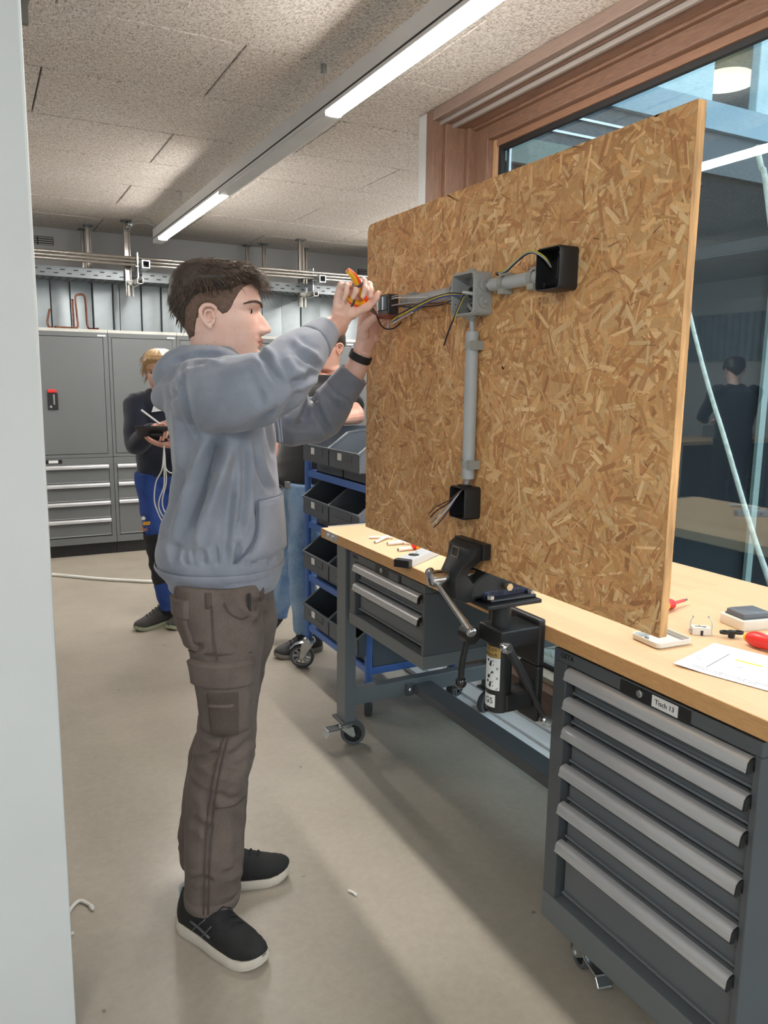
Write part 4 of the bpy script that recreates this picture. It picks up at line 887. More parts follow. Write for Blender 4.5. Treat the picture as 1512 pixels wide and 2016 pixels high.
def screwdriver(name, label, p, ang, parts_blade, tone=M_RED, L=.10, r=.0165):
    t = thing(name, label, 'screwdriver', tuple(p)); dd = Vector((math.cos(ang), math.sin(ang), 0)); c = Vector(p)+Vector((0,0,r))
    part('grip', MB().lathe([(.002,0),(r*.7,.001),(r*.92,.008),(r,.03),(r*.86,L*.6),(r*.72,L*.78),(r*.98,L*.9),(r*.98,L*.96),(r*.5,L)], c, dd, 20), tone, t, smooth=50)
    part('grip_inlay', MB().lathe([(r*.99,.016),(r*1.025,.022),(r*1.02,.036),(r*.97,.046)], c, dd, 20, caps=False), M_YEL, t, smooth=50)
    part('shaft_sleeve', MB().lathe([(r*.42,L),(r*.42,L+.012),(r*.30,L+.016),(r*.26,L+parts_blade)], c, dd, 14), tone, t, smooth=50)
    part('tip', MB().lathe([(r*.2,L+parts_blade),(r*.2,L+parts_blade+.010),(r*.1,L+parts_blade+.014)], c, dd, 10), M_GREYD, t)
screwdriver('screwdriver', 'red and yellow screwdriver behind the lower right corner of the strand board', (1.512, 1.375, ZB), math.atan2(-.02, .06)+.50, .060, L=.075, r=.0145)
screwdriver('screwdriver', 'red grip of a screwdriver partly hidden under the strand board', (1.322, 2.308, ZB), R(-20), .06, L=.09, r=.0135)
# white cover frame below the board corner
t = thing('cover_frame', 'shallow white cover plate lying upside down under the board corner', 'cover plate', (1.36, 1.213, ZB), R(-4))
def rr(w, h, r, z): return [(a, b, z) for a, b in rrect(w, h, r, 5)]
part('tray', MB().loft([rr(.094,.080,.010,0), rr(.102,.088,.012,.003), rr(.104,.090,.013,.014), rr(.098,.084,.010,.014), rr(.097,.083,.010,.004)]), M_OFFW, t, world=False, smooth=40)
part('inner_rib', MB().loft([rr(.088,.074,.008,.0045), rr(.088,.074,.008,.009), rr(.084,.070,.007,.009), rr(.084,.070,.007,.0045)], loop=True), mat('rib_grey', (170,176,180), .45), t, world=False, smooth=40)
part('clip', MB().box(-.030,-.024,.012,.022,.0045,.010), mat('clip_dim', (140,146,150), .4), t, world=False, bev=.001)
# bare switch insert with two wire spreaders
t = thing('switch_insert', 'small white switch insert with two upright metal claws on the worktop', 'switch insert', (1.487, 1.212, ZB), R(-35))
part('body', MB().box(-.021,.021,-.013,.013,0,.018).box(-.018,.018,-.014,-.013,.002,.014), M_OFFW, t, world=False, bev=.002)
part('slot', MB().box(-.013,.013,-.0015,.0015,.018,.0186).box(-.003,.003,-.0145,-.0138,0,.012).box(-.004,.001,.006,.008,.018,.0186).box(.004,.009,-.008,-.006,.018,.0186), M_INK, t, world=False)
for sx in (-1, 1): part('claw', MB().tube(bez([(sx*.022,-.004,.006),(sx*.0245,-.004,.016),(sx*.024,-.002,.030),(sx*.018,.002,.040),(sx*.020,.003,.044)], 5), [.0012]*15+[.002,.003,.003,.002,.001,.0005], 6), M_STEEL, t, world=False, smooth=True)
part('lug', MB().box(-.026,-.021,-.008,.004,.004,.010), M_STEEL, t, world=False)
part('lug', MB().box(.021,.025,-.006,.004,.004,.009), M_STEEL, t, world=False)
# complete push switch
t = thing('push_switch', 'square white surface switch with a dark grey rocker on the worktop', 'switch', (1.648, 1.208, ZB), R(-12))
t.scale = (.9, .9, .95)
part('base', MB().loft([rr(.106,.088,.007,0), rr(.112,.094,.009,.004), rr(.112,.094,.009,.026), rr(.106,.088,.007,.027)]), M_OFFW, t, world=False, smooth=40)
part('seat', MB().loft([rr(.092,.074,.004,.0265), rr(.092,.074,.004,.031)]), M_GREYD, t, world=False)
part('rocker', MB().loft([rr(.088,.070,.004,.030), rr(.086,.068,.004,.040), rr(.076,.058,.004,.043)]), mat('rocker_grey', (98,102,110), .45), t, world=False, smooth=30)
# black cable clip
t = thing('cable_clip', 'black double ring clip in front of the white switch', 'clip', (1.530, 1.160, ZB), R(-28))
for sx in (-1, 1): part('ring', MB().lathe([(.008,.010),(.012,.010),(.0125,.015),(.008,.0155)], (sx*.0155, 0, 0), n=20).v and MB().loft([[(sx*.0155+q*math.cos(a), q*.75*math.sin(a), z) for a in [2*math.pi*k/20 for k in range(20)]] for q, z in ((.007,.010),(.012,.010),(.0125,.016),(.007,.016))], loop=True), M_BLK, t, world=False, smooth=40)
part('foot', MB().lathe([(.007,0),(.008,.008),(.0085,.017),(.006,.018)], n=16), M_BLK, t, world=False, smooth=40)
# thick red handled tool entering from the right
t = thing('cable_knife', 'thick red handle with a yellow tip at the right edge of the worktop', 'tool', (1.50, 1.06, ZB))
pth = bez([(1.524, 1.112, ZB+.0165), (1.524, 1.095, ZB+.018), (1.523, 1.070, ZB+.019), (1.533, 1.035, ZB+.017), (1.545, .99, ZB+.0155), (1.547, .94, ZB+.0155)], 6)
part('handle', MB().tube(pth, [.010,.0115,.013,.0145,.0158,.0168,.0174,.0178,.0180,.0180,.0178,.0174,.017,.0166,.0162,.0158,.0155,.0152]+[.015]*(len(pth)-18), 18), M_RED, t, smooth=True)
part('tip', MB().tube([(1.524, 1.121, ZB+.016), (1.524, 1.116, ZB+.0163), (1.524, 1.109, ZB+.0165)], [.005, .0098, .0112], 18), M_YEL, t, smooth=True)
solo('plastic_ring', MB().lathe([(.010,0),(.016,0),(.017,.006),(.016,.018),(.011,.018),(.010,.012)], (1.585, 1.095, ZB), n=24), M_OFFW, 'small white plastic cap at the right edge of the worktop', 'cap', smooth=40)
# wiring plan
t = thing('wiring_plan', 'printed wiring plan with a yellow highlighted line on the worktop', 'paper', (1.36, 1.0, ZB))
A, B, D_ = Vector((1.262, 1.090, ZB+.001)), Vector((1.428, 1.132, ZB+.001)), None
u = (Vector((1.295, .8912, 0))-Vector((1.262, 1.09, 0))); u = Vector((.062, -.207, 0)).normalized(); w = Vector((-u.y, u.x, 0))
W_, H_ = .297, .205
def pp(a, b, z=0): return A+u*a+w*b+Vector((0,0,z+.0035*max(0, 1-a/.07)*max(0, 1-b/.12)+.0008))
def psheet(a0, a1, b0, b1, z, na=8, nb=8):
    b = MB(); top = [[pp(a0+(a1-a0)*i/na, b0+(b1-b0)*j/nb, z) for j in range(nb+1)] for i in range(na+1)]
    return b.loft(top, closed=False, caps=False)
pg = psheet(0, W_, 0, H_, 0, 16, 10); n0 = len(pg.v); pg2 = psheet(0, W_, 0, H_, -.0003, 16, 10); pg.join(pg2)
part('sheet', pg, mat('paper_white', (226,228,238), .7, var=.01), t)
pl = MB()
def ln(a0, b0, a1, b1, th=.0006): 
    e = Vector((a1-a0, b1-b0)); n = Vector((-e.y, e.x)).normalized()*th; k = max(1, int(e.length/.02))
    for i in range(k):
        p = (a0+e.x*i/k, b0+e.y*i/k); q = (a0+e.x*(i+1)/k, b0+e.y*(i+1)/k)
        pl.add([pp(p[0]-n.x, p[1]-n.y, .0003), pp(q[0]-n.x, q[1]-n.y, .0003), pp(q[0]+n.x, q[1]+n.y, .0003), pp(p[0]+n.x, p[1]+n.y, .0003)], [(0,1,2,3)])
ln(.055, .035, .055, .155, .0011); ln(.055, .035, .28, .035, .0003); ln(.06, .155, .28, .155, .0003); ln(.10, .09, .20, .09, .0003); ln(.10, .082, .10, .094); ln(.106, .082, .106, .094)
ln(.20, .05, .20, .12, .001); ln(.19, .03, .19, .06, .0009); ln(.178, .035, .178, .05, .0006); ln(.09, .168, .15, .168, .0004); ln(.075, .152, .085, .152, .0004); ln(.085, .105, .118, .105, .0005)
part('drawn_lines', pl, mat('pencil_grey', (120,124,138), .7), t); pl = MB()
random.seed(3)
for row, b in ((0, .026), (1, .017)):
    a = .030
    while a < .285:
        k = random.uniform(.0015, .005); ln(a, b+random.uniform(-.0004,.0004), a+k, b+random.uniform(-.0004,.0004), random.uniform(.0005,.0012)); a += k+random.choice((.0008,.0008,.0008,.0035))
part('text_rows', pl, M_INK, t, label='two rows of bold small print'); pl = MB()
for b in (.105, .095, .085): ln(.008, b, .020, b, .0007)
for b in (.125, .118): ln(.008+.006, b-.05, .03, b-.05, .0007)
part('stamp', pl, mat('stamp_blue', (86,110,196), .6), t); pl = MB(); ln(.078, .128, .135, .128, .0042)
part('highlight', pl, mat('marker_yellow', (236,232,80), .6), t, label='yellow marker stroke')

# ------------------------------------------------------------------ people: shared builders
def cr4(pts, sub=5):
    P = [Vector(p) for p in pts]; out = []
    for i in range(len(P)-1):
        p0, p1, p2, p3 = P[max(i-1,0)], P[i], P[i+1], P[min(i+2,len(P)-1)]
        for k in range(sub):
            t = k/sub; out.append(.5*((2*p1)+(p2-p0)*t+(2*p0-5*p1+4*p2-p3)*t*t+(3*p1-p0-3*p2+p3)*t**3))
    out.append(P[-1]); return out
def limb(mb, pts, n=16, sub=5, flat=1.0, up=None):
    q = cr4([Vector(p) for p in pts], sub)
    return mb.tube([v.to_3d() for v in q], [v[3] for v in q], n, flat=flat, up=up)
def interp(tab, z):
    if z <= tab[0][0]: return tab[0][1:]
    for a, b in zip(tab[:-1], tab[1:]):
        if z <= b[0]:
            t = (z-a[0])/(b[0]-a[0]); t = t*t*(3-2*t)*.5+t*.5
            return tuple(u+(v-u)*t for u, v in zip(a[1:], b[1:]))
    return tab[-1][1:]
def frame(o, ang, pitch=0, roll=0, s=1.0):
    return Matrix.Translation(Vector(o)) @ Euler((roll, pitch, ang), 'XYZ').to_matrix().to_4x4() @ Matrix.Scale(s, 4)
HT = [(-.215,.045,-.080,.090),(-.185,.034,-.070,.066),(-.150,.030,-.062,.056),(-.120,.040,-.057,.053),(-.104,.070,-.055,.052),(-.097,.100,-.055,.049),(-.088,.114,-.055,.049),(-.076,.115,-.056,.053),(-.062,.116,-.058,.058),(-.048,.117,-.061,.062),(-.034,.117,-.066,.066),(-.018,.114,-.072,.069),(.002,.112,-.078,.072),(.018,.110,-.082,.074),(.034,.117,-.085,.0755),(.050,.115,-.086,.0765),(.070,.110,-.083,.075),(.088,.098,-.074,.068),(.102,.078,-.058,.055),(.112,.050,-.035,.037),(.117,.020,-.008,.015)]
NOSE = [(-.041,0,.012),(-.037,.008,.015),(-.031,.024,.0165),(-.023,.029,.015),(-.012,.024,.011),(.002,.016,.009),(.014,.008,.009),(.022,.003,.010),(.030,0,.012)]
def HS(th, z, off=0.0):
    """point on the bare head (no nose) at angle th (0 = front, left positive)"""
    xf, xb, w = interp(HT, z); cx = (xf+xb)/2-.010 if z > -.1 else (xf+xb)/2
    c, s = math.cos(th), math.sin(th)
    px = .82 if c > 0 else 1.0
    rx = (xf-cx) if c > 0 else (cx-xb)
    return Vector((cx+(rx+off)*math.copysign(abs(c)**px, c), (w+off)*math.copysign(abs(s)**.92, s), z))
def gs(a, b): return math.exp(-(a/b)**2)
def HSF(th, z, nose=1.0):
    """head surface with nose, brow, lips and eye sockets"""
    p = HS(th, z); c = math.cos(th)
    if c > 0 and z > -.1:
        amp, sg = interp([(-.05,0,.012)]+NOSE+[(.04,0,.012)], z); y = p.y
        p.x += nose*amp*gs(y, sg)
        p.x += -.007*gs(abs(y)-.036, .015)*gs(z-.017, .012)            # eye sockets
        p.x += .004*gs(abs(y)-.030, .022)*gs(z-.036, .008)             # brow ridge
        p.x += .0055*gs(y, .020)*gs(z+.049, .0048) + .0048*gs(y, .017)*gs(z+.063, .0052) - .004*gs(y, .026)*gs(z+.0555, .0022)   # lips
        p.x += -.0035*gs(y, .016)*gs(z+.073, .005) + .005*gs(y, .022)*gs(z+.088, .010)
        p.y += math.copysign(.003*gs(abs(y)-.05, .02)*gs(z+.008, .02), y)
        if nose: p.y += math.copysign(.004*gs(abs(y)-.012, .006)*gs(z+.031, .006)*(1 if p.x > .12 else 0), y)
    return p
def face_pt(y, z, off=0.0):
    """point and normal of the face at side offset y and height z"""
    sg = 1 if y >= 0 else -1; lo, hi = 0.0, 1.5
    for _ in range(24):
        m = (lo+hi)/2
        if abs(HSF(sg*m, z).y) < abs(y): lo = m
        else: hi = m
    th = sg*lo; p = HSF(th, z); n = (HSF(th+.02, z)-HSF(th-.02, z)).cross(HSF(th, z+.003)-HSF(th, z-.003)).normalized()
    return p+n*off, n
def head_mb(M, nose=1.0, ears=True):
    mb = MB(); n = 88; rows = []
    zs = [-.215, -.2, -.185, -.17] + [-.155+.004*k for k in range(68)] + [.1165]
    for z in zs:
        row = []
        for j in range(n):
            u = 2*math.pi*j/n; th = math.copysign(abs((u if u <= math.pi else u-2*math.pi)/math.pi)**1.35, 1 if u <= math.pi else -1)*math.pi
            row.append(M @ HSF(th, z, nose))
        rows.append(row)
    for sg in (-1, 1):      # wings of the nose
        mb.sphere(M @ Vector((.1215, sg*.0125, -.0315)), .0075*M.to_scale().x, 12, 8, (1.25, .8, .8))
    mb.loft(rows)
    if ears:
        for s in (-1, 1):
            path = [(.009,.070,.006),(.013,.077,.016),(.003,.084,.024),(-.012,.090,.022),(-.021,.091,.008),(-.016,.087,-.009),(-.006,.080,-.023),(.002,.074,-.027)]
            q = [(M @ Vector((a, s*b, c))) for a, b, c in path]; sc = M.to_scale().x
            mb.tube(bez(q, 5), [.0052*sc]*(len(path)*5-4), 8)
            mb.loft([[M @ Vector((-.004+.016*k*math.cos(t)-.003*math.sin(t), s*(.074+d), -.002+.023*k*math.sin(t))) for t in [2*math.pi*i/16 for i in range(16)]] for k, d in ((1.0,-.006),(1.0,.006),(.62,.003),(.3,-.001))])
            mb.sphere(M @ Vector((-.001, s*.078, -.024)), .0075*sc, 10, 6, (1,.7,1.2)); mb.sphere(M @ Vector((.009, s*.075, -.004)), .005*sc, 8, 6)
            ah = [(M @ Vector((a, s*b, c))) for a, b, c in ((.002,.083,.012),(-.009,.086,.010),(-.012,.086,-.002),(-.008,.083,-.012),(-.001,.080,-.014))]; mb.tube(bez(ah, 4), [.0032*sc]*17, 8)
    return mb
def hand_mb(mb, W, X, N, Z, curls, thumb, s=1.0, spread=.06):
    """X thumb side, N out of the palm, Z towards the fingers; curls: joint angles per finger index..little"""
    W, X, N, Z = Vector(W), Vector(X).normalized(), Vector(N).normalized(), Vector(Z).normalized()
    def P(x, y, z): return W+s*(X*x+N*y+Z*z)
    rings = []
    for z, w, t, cy in ((-.03,.025,.019,0),(0,.027,.0185,0),(.022,.032,.0185,.002),(.050,.038,.0175,.002),(.078,.041,.0145,0),(.096,.039,.0115,-.001),(.103,.036,.008,-.002)):
        rings.append([P(w*math.copysign(abs(math.cos(a))**.75, math.cos(a)), cy+t*math.copysign(abs(math.sin(a))**.85, math.sin(a)), z) for a in [2*math.pi*k/20 for k in range(20)]])
    mb.loft(rings)
    mb.sphere(P(.022, .010, .034), .0185*s, 12, 8); mb.sphere(P(-.022, .009, .036), .0145*s, 12, 8)
    base = ((.0295, .093, (.045,.027,.022), .0092), (.0098, .097, (.049,.030,.023), .0094), (-.0105, .093, (.045,.028,.022), .0090), (-.0295, .084, (.035,.022,.020), .0080))
    for k, (x, z, L, r) in enumerate(base):
        p = Vector((x, -.001, z)); a = 0; sp = spread*(1.2-k*.85); pts = [(p.x, p.y, p.z-.02, r*1.08), (p.x, p.y, p.z, r*1.08)]
        for q, (l, c) in enumerate(zip(L, curls[k])):
            a += c; d = Vector((math.sin(sp)*math.cos(a), math.sin(a), math.cos(a)))
            m_ = p+d*l*.5; p = p+d*l; rr = r*(1.02, .95, .86)[q]
            pts += [(m_.x, m_.y, m_.z, rr*.96), (p.x, p.y, p.z, rr if q < 2 else rr*.80)]
        pts.append((p.x+d.x*.003, p.y+d.y*.003, p.z+d.z*.003, r*.45))
        w4 = [(*P(a_, b_, c_), r_*s) for a_, b_, c_, r_ in pts]; limb(mb, w4, 10, 3)
    pts = [(.018, .006, .022, .014), (.030, .012, .038, .0135)]; p = Vector((.032, .014, .042))
    for q, (l, d) in enumerate(zip((.033, .029, .022), thumb)):
        d = Vector(d).normalized(); m_ = p+d*l*.5; p = p+d*l; rr = (.0122, .0112, .0095)[q]
        pts += [(m_.x, m_.y, m_.z, rr*.97), (p.x, p.y, p.z, rr if q < 2 else rr*.7)]
    pts.append((*(p+d*.003), .004))
    limb(mb, [(*P(a_, b_, c_), r_*s) for a_, b_, c_, r_ in pts], 10, 3)
    return mb
import numpy as np
def to_px(P):
    """project an array of points with the scene camera (used to lay traced creases onto garments)"""
    Mi = np.array(S.camera.matrix_world.inverted()); q = P @ Mi[:3,:3].T + Mi[:3,3]
    return np.stack([756-F_PX*q[:,0]/q[:,2], 1008+F_PX*q[:,1]/q[:,2]], 1)
def cloth(mb, voxel, folds, sm=6, creases=()):
    """fuse shells, then press folds into the surface: folds = (across dir, freq, along dir, freq, amp, seed[, mask])
    creases = (traced line, amplitude, half width, mask)"""
    m = remesh(mb, 'c', voxel, sm)
    me = bpy.data.meshes.new('c'); me.from_pydata([tuple(p) for p in m.v], [], m.f); me.update()
    nr = [v.normal.copy() for v in me.vertices]; bpy.data.meshes.remove(me)
    D = [0.0]*len(m.v)
    for i, p in enumerate(m.v):
        d = 0
        for f in folds:
            A, fa, B, fb, amp, sd = f[:6]
            wgt = f[6](p) if len(f) > 6 else 1
            if wgt <= .001: continue
            a = p.dot(Vector(A))*fa; b = p.dot(Vector(B))*fb
            n = mnoise.noise(Vector((a, b, sd))); r = 1-2*abs(mnoise.noise(Vector((a*.9+5, b, sd+9))))
            d += wgt*amp*(.6*n+.5*r-.1)
        D[i] = d
    if creases:
        V = np.array([tuple(p) for p in m.v]); X = to_px(V); N = np.array([tuple(n) for n in nr]); cam = np.array(S.camera.location)
        vd = cam-V; vd /= np.linalg.norm(vd, axis=1)[:,None]; facing = np.clip(((N*vd).sum(1)+.15)/.3, 0, 1)
        masks = {}
        for line, amp, sg, mk in creases:
            if mk not in masks: masks[mk] = np.array([mk(p) for p in m.v])*facing
            q = np.array([tuple(v.to_2d()) for v in bez([(x, y, 0) for x, y in line], 5)]); best = np.full(len(V), 1e9); ts = np.zeros(len(V))
            for k in range(len(q)-1):
                a, b = q[k], q[k+1]; ab = b-a; t = np.clip(((X-a) @ ab)/(ab @ ab+1e-9), 0, 1); dd = np.linalg.norm(X-(a+t[:,None]*ab), axis=1)
                u = dd < best; best[u] = dd[u]; ts[u] = ((k+t)/(len(q)-1))[u]
            fade = np.clip(np.minimum(ts, 1-ts)*5+.15, 0, 1)
            x = best/sg; prof = np.exp(-x*x)-.45*np.exp(-((x-1.7)/.9)**2)
            D = D+amp*prof*fade*masks[mk]
    for i, p in enumerate(m.v): p += nr[i]*float(D[i])
    return m
def shoe(root, heel, ang, L, mu, ms, lab=None, stripes=None, tilt=0, sole_h=.030):
    M = frame(heel, ang, tilt)
    def wd(x):
        return L/.29*interp([(0,.006,0),(.003,.014,0),(.010,.024,0),(.03,.035,0),(.10,.037,0),(.17,.046,0),(.22,.048,0),(.25,.043,0),(.27,.034,0),(.282,.024,0),(.288,.014,0),(.291,.004,0)], x*.29/L)[0]
    xs = [L*(.5-.5*math.cos(math.pi*(k+.15)/30.3)) for k in range(31)]
    def ring(z0, z1, g):
        return [[M @ p for p in (Vector((x, -wd(x)-g, z0+lift(x))), Vector((x, wd(x)+g, z0+lift(x))), Vector((x, wd(x)+g*1.4, (z0+z1)/2+lift(x))), Vector((x, wd(x)+g*.4, z1+lift(x))), Vector((x, -wd(x)-g*.4, z1+lift(x))), Vector((x, -wd(x)-g*1.4, (z0+z1)/2+lift(x))))] for x in xs]
    def lift(x): q = max(0, x/L-.78)/.22; w = max(0, .10-x/L)/.10; return .018*q*q+.006*w*w
    def sh(x): return sole_h*(1-.28*x/L)
    rs = []
    for x in xs:
        h = sh(x); z = lift(x); w = wd(x)
        rs.append([M @ Vector(q) for q in ((x,-w-.001,z),(x,w+.001,z),(x,w+.006,z+h*.5),(x,w+.002,z+h),(x,-w-.002,z+h),(x,-w-.006,z+h*.5))])
    top = [(0,.078),(.03,.094),(.07,.106),(.10,.104),(.14,.088),(.18,.068),(.22,.055),(.25,.046),(.27,.036),(.283,.024),(.292,.010)]
    up = []
    for x in xs:
        h = interp([(a*L/.29, b, b) for a, b in top], x)[0]; z = lift(x)+sh(x)*.75; w = wd(x)*(.98 if x < .24 else .94)
        up.append([M @ Vector((x+.012*(math.sin(a)**2)*max(0, 1-x/.05), w*math.copysign(abs(math.cos(a))**.8, math.cos(a))*(1-.36*math.sin(a)**3*(1 if x < .12*L/.29 else .4)), z+h*math.sin(a)**.85)) for a in [math.pi*k/14 for k in range(15)]])
    u = part('shoe', MB().loft(up), mu, root, smooth=True, label=lab)
    part('sole', MB().loft(rs), ms, u, smooth=40)
    lc = MB()
    for k in range(5):
        x = .105+.022*k; x *= L/.29; h = interp([(a*L/.29, b, b) for a, b in top], x)[0]+lift(x)+sh(x)*.75+.002
        lc.tube(bez([M @ Vector((x, -.022, h-.012)), M @ Vector((x+.006, 0, h+.003)), M @ Vector((x+.012, .022, h-.012))], 4), .0022, 6)
    part('laces', lc, mu, u, smooth=True)
    if stripes:
        st = MB()
        for sg in (-1, 1):
            for x0, x1, z0, z1 in ((.085,.125,.040,.085),(.120,.150,.038,.078),(.075,.150,.060,.050)):
                pts = []
                for t in range(6):
                    x = (x0+(x1-x0)*t/5)*L/.29; zz = z0+(z1-z0)*t/5; h = interp([(a*L/.29, b, b) for a, b in top], x)[0]; zb = lift(x)+sh(x)*.75
                    sa = min(.97, max(.02, ((zz-zb)/h)))**(1/.85); ca = math.sqrt(1-sa*sa)
                    pts.append(M @ Vector((x, sg*(wd(x)*.98*abs(ca)**.8*(1-.36*sa**3*.4)+.0012), zz)))
                st.tube(pts, .0042, 6, flat=.5)
        part('side_stripe', st, stripes, u, smooth=True)
    return u
def ray_y(x, y, Y):      # point on the vertical plane Y hit by the line of sight through an image point of the photograph
    M = S.camera.matrix_world; d = M.to_3x3() @ Vector(((x-756)/F_PX, -(y-1008)/F_PX, -1)); return M.translation+d*((Y-M.translation.y)/d.y)
def mat_skin(name, c, red):
    m, t = newmat(name); v = t.coord(); n = t.noise(v, 14, 5, .6)
    t.link(t.ramp(n, [(.3, lin(red)), (.62, lin(c))]), t.b.inputs['Base Color'])
    t.b.inputs['Roughness'].default_value = .5; t.b.inputs['Subsurface Weight'].default_value = .12; t.b.inputs['Subsurface Radius'].default_value = (.01,.004,.002)
    t.b.inputs['Subsurface Scale'].default_value = .6; t.bump(t.noise(v, 260, 2), .05, .001); return m
M_SKIN = mat_skin('skin_fair', (234,198,182), (224,176,160)); M_SKIN2 = mat_skin('skin_rosy', (222,172,152), (206,148,130))
def mat_hair(name, c1, c2):
    m, t = newmat(name); v = t.coord((1,1,1)); n = t.noise(v, 90, 5, .7)
    t.link(t.ramp(n, [(.3, lin(c1)), (.7, lin(c2))]), t.b.inputs['Base Color']); t.b.inputs['Roughness'].default_value = .45; t.bump(n, .5, .002); return m
def hair_cap(M, zlow, thick, name, m, root, n=72, rows=26, label=None):
    rs = []
    for k in range(rows+1):
        t = k/rows; row = []
        for j in range(n):
            th = -math.pi+2*math.pi*j/n; z0 = zlow(th); z = z0+(.1165-z0)*t**.9
            o = thick(th, z, t); p = HS(th, min(z, .1165), o if z < .1 else o); p.z += o*max(0, (z-.03)/.085)*1.05
            row.append(M @ p)
        rs.append(row)
    return part(name, MB().loft(rs), m, root, smooth=True, label=label)
def locks(M, spec, name, m, root, seed):
    """spec: list of (point, direction, length, droop, radius) in head space"""
    random.seed(seed); mb = MB()
    for p, d, L, dr, r in spec:
        p = Vector(p); d = Vector(d).normalized(); pts = []; side = Vector((random.uniform(-1,1), random.uniform(-1,1), random.uniform(-.5,.5)))*.10
        for k in range(6):
            t = k/5; pts.append(M @ (p+d*L*t+Vector((0,0,-dr*L*t*t))+side*L*t*t))
        mb.tube(pts, [r*.8, r, r, r*.8, r*.5, r*.1], 5, flat=.6)
    return part(name, mb, m, root, smooth=True, kind='stuff')
def face_parts(root, M, iris, brow, gaze=0):
    s = M.to_scale().x; R3 = M.to_3x3()
    for sg in (-1, 1):
        p, n = face_pt(sg*.0365, .0165)
        n = Vector((n.x, n.y, 0)).normalized(); n = n if n.x > 0 else -n; r = .0122; c = p-n*(r-.0034); h = n.cross(Vector((0,0,1))).normalized(); up = Vector((0,0,1))
        e = part('eye', MB().sphere(M @ c, r*s, 24, 16), mat('eye_white', (214,202,196), .25), root, smooth=True)
        d = (n*.62+Vector((1,gaze,-.06))*.5).normalized()
        part('iris', MB().lathe([(.0001*s,r*1.015*s),(.0024*s,r*1.01*s),(.0052*s,r*.925*s),(.0056*s,r*.88*s)], M @ c, R3 @ d, 18), iris, e, smooth=True)
        def shell(f0, f1, rr):
            b = MB(); rows = []
            for a in [math.pi*(k+.5)/14 for k in range(14)]:
                rows.append([M @ (c+rr*(math.cos(a)*h+math.sin(a)*(math.cos(f)*n+math.sin(f)*up))) for f in [f0+(f1-f0)*q/8 for q in range(9)]])
            return b.loft(rows, closed=False, caps=False)
        part('upper_lid', shell(R(24), R(120), r*1.10), M_SKIN2, e, smooth=True)
        part('lower_lid', shell(R(-25), R(-120), r*1.08), M_SKIN2, e, smooth=True)
        part('lashes', shell(R(19), R(25), r*1.13), brow, e, smooth=True)
        bp = [M @ face_pt(sg*y, z, .0010)[0] for y, z in ((.011,.0325),(.021,.0370),(.034,.0400),(.046,.0400),(.055,.0370),(.062,.0320))]
        part('eyebrow', MB().tube(bez(bp, 4), [.0030*s]*3+[.0040*s]*8+[.0032*s]*6+[.0022*s]*3+[.0006*s], 8, flat=.9), brow, root, smooth=True)
    for nm, zs in ((0, (-.0558,-.0530,-.0512,-.0518,-.0512,-.0530,-.0558)), (1, (-.0562,-.0590,-.0612,-.0618,-.0612,-.0590,-.0562))):
        q = [M @ face_pt(y, z, -.0004)[0] for y, z in zip((-.0245,-.016,-.007,.0002,.007,.016,.0245), zs)]
        part('lip', MB().tube(bez(q, 4), [.0006*s]+[.0018*s]*4+[.0030*s]*15+[.0018*s]*4+[.0006*s], 8), mat('lip_rose', (206,140,126), .45), root, smooth=True)

# ------------------------------------------------------------------ the boy in the grey blue hoodie
TA = R(-18); E_ = Vector((math.cos(TA), math.sin(TA), 0)); L_ = Vector((-math.sin(TA), math.cos(TA), 0)); T0 = Vector((.535, 1.945, 0))
def tp(s, l, z): return T0+E_*s+L_*l+Vector((0, 0, z))
boy = thing('person', 'young person in a grey blue hoodie and brown cargo trousers wiring the panel', 'person', (.52, 1.93, 0))
def mat_fleece(name, c, c2):
    m, t = newmat(name); v = t.coord(); n = t.noise(v, 9, 5, .6); f = t.noise(v, 420, 3, .7)
    col = t.mix(.25, t.ramp(n, [(.35, lin(c2)), (.65, lin(c))]), t.ramp(f, [(.35, lin(c2)), (.65, lin(c))]))
    t.link(col, t.b.inputs['Base Color']); t.b.inputs['Roughness'].default_value = .9; t.b.inputs['Sheen Weight'].default_value = .25
    t.bump(f, .25, .0012); return m
M_HOOD = mat_fleece('hoodie_fleece', (142,147,159), (120,126,140)); M_RIB = mat_fleece('hoodie_rib', (142,146,157), (116,120,134))
M_HAIR = mat_hair('hair_dark_brown', (36,28,26), (72,58,50)); M_HAIRL = mat_hair('hair_lighter_brown', (52,40,34), (112,90,72)); M_BROW = mat('brow_dark', (88,68,58), .8, var=.3, vs=300)  # locks in a lighter brown than the hair beneath
# torso as a function of angle and height
TOR = [(.940,-.130,.156,.176),(.975,-.148,.160,.188),(1.01,-.154,.166,.197),(1.08,-.140,.163,.200),(1.15,-.116,.158,.200),(1.22,-.104,.154,.202),(1.30,-.110,.151,.207),(1.37,-.120,.146,.212),(1.43,-.122,.128,.205),(1.475,-.108,.100,.165),(1.51,-.080,.074,.105),(1.535,-.062,.062,.075)]
def TS(th, z, off=0):
    sb, sf, w = interp(TOR, z); c = (sb+sf)/2; h = (sf-sb)/2
    a, b = math.cos(th), math.sin(th); k = .86
    return tp(c+(h+off)*math.copysign(abs(a)**k, a), (w+off)*math.copysign(abs(b)**k, b), z)
tm = MB().loft([[TS(2*math.pi*j/48, .940+.0121*k) for j in range(48)] for k in range(50)])
def rp(x, y, Y, r): return (*ray_y(x, y, Y), r)
ARM_R = [rp(425,765,1.86,.080), rp(412,776,1.795,.088), rp(468,776,1.705,.086), rp(540,752,1.645,.074), rp(583,708,1.678,.061), rp(610,683,1.712,.050), rp(620,673,1.722,.042)]
SR, ER = ARM_R[1][:3], ARM_R[3][:3]
WR = ray_y(668, 637, 1.790)
limb(tm, ARM_R, 20, 6)
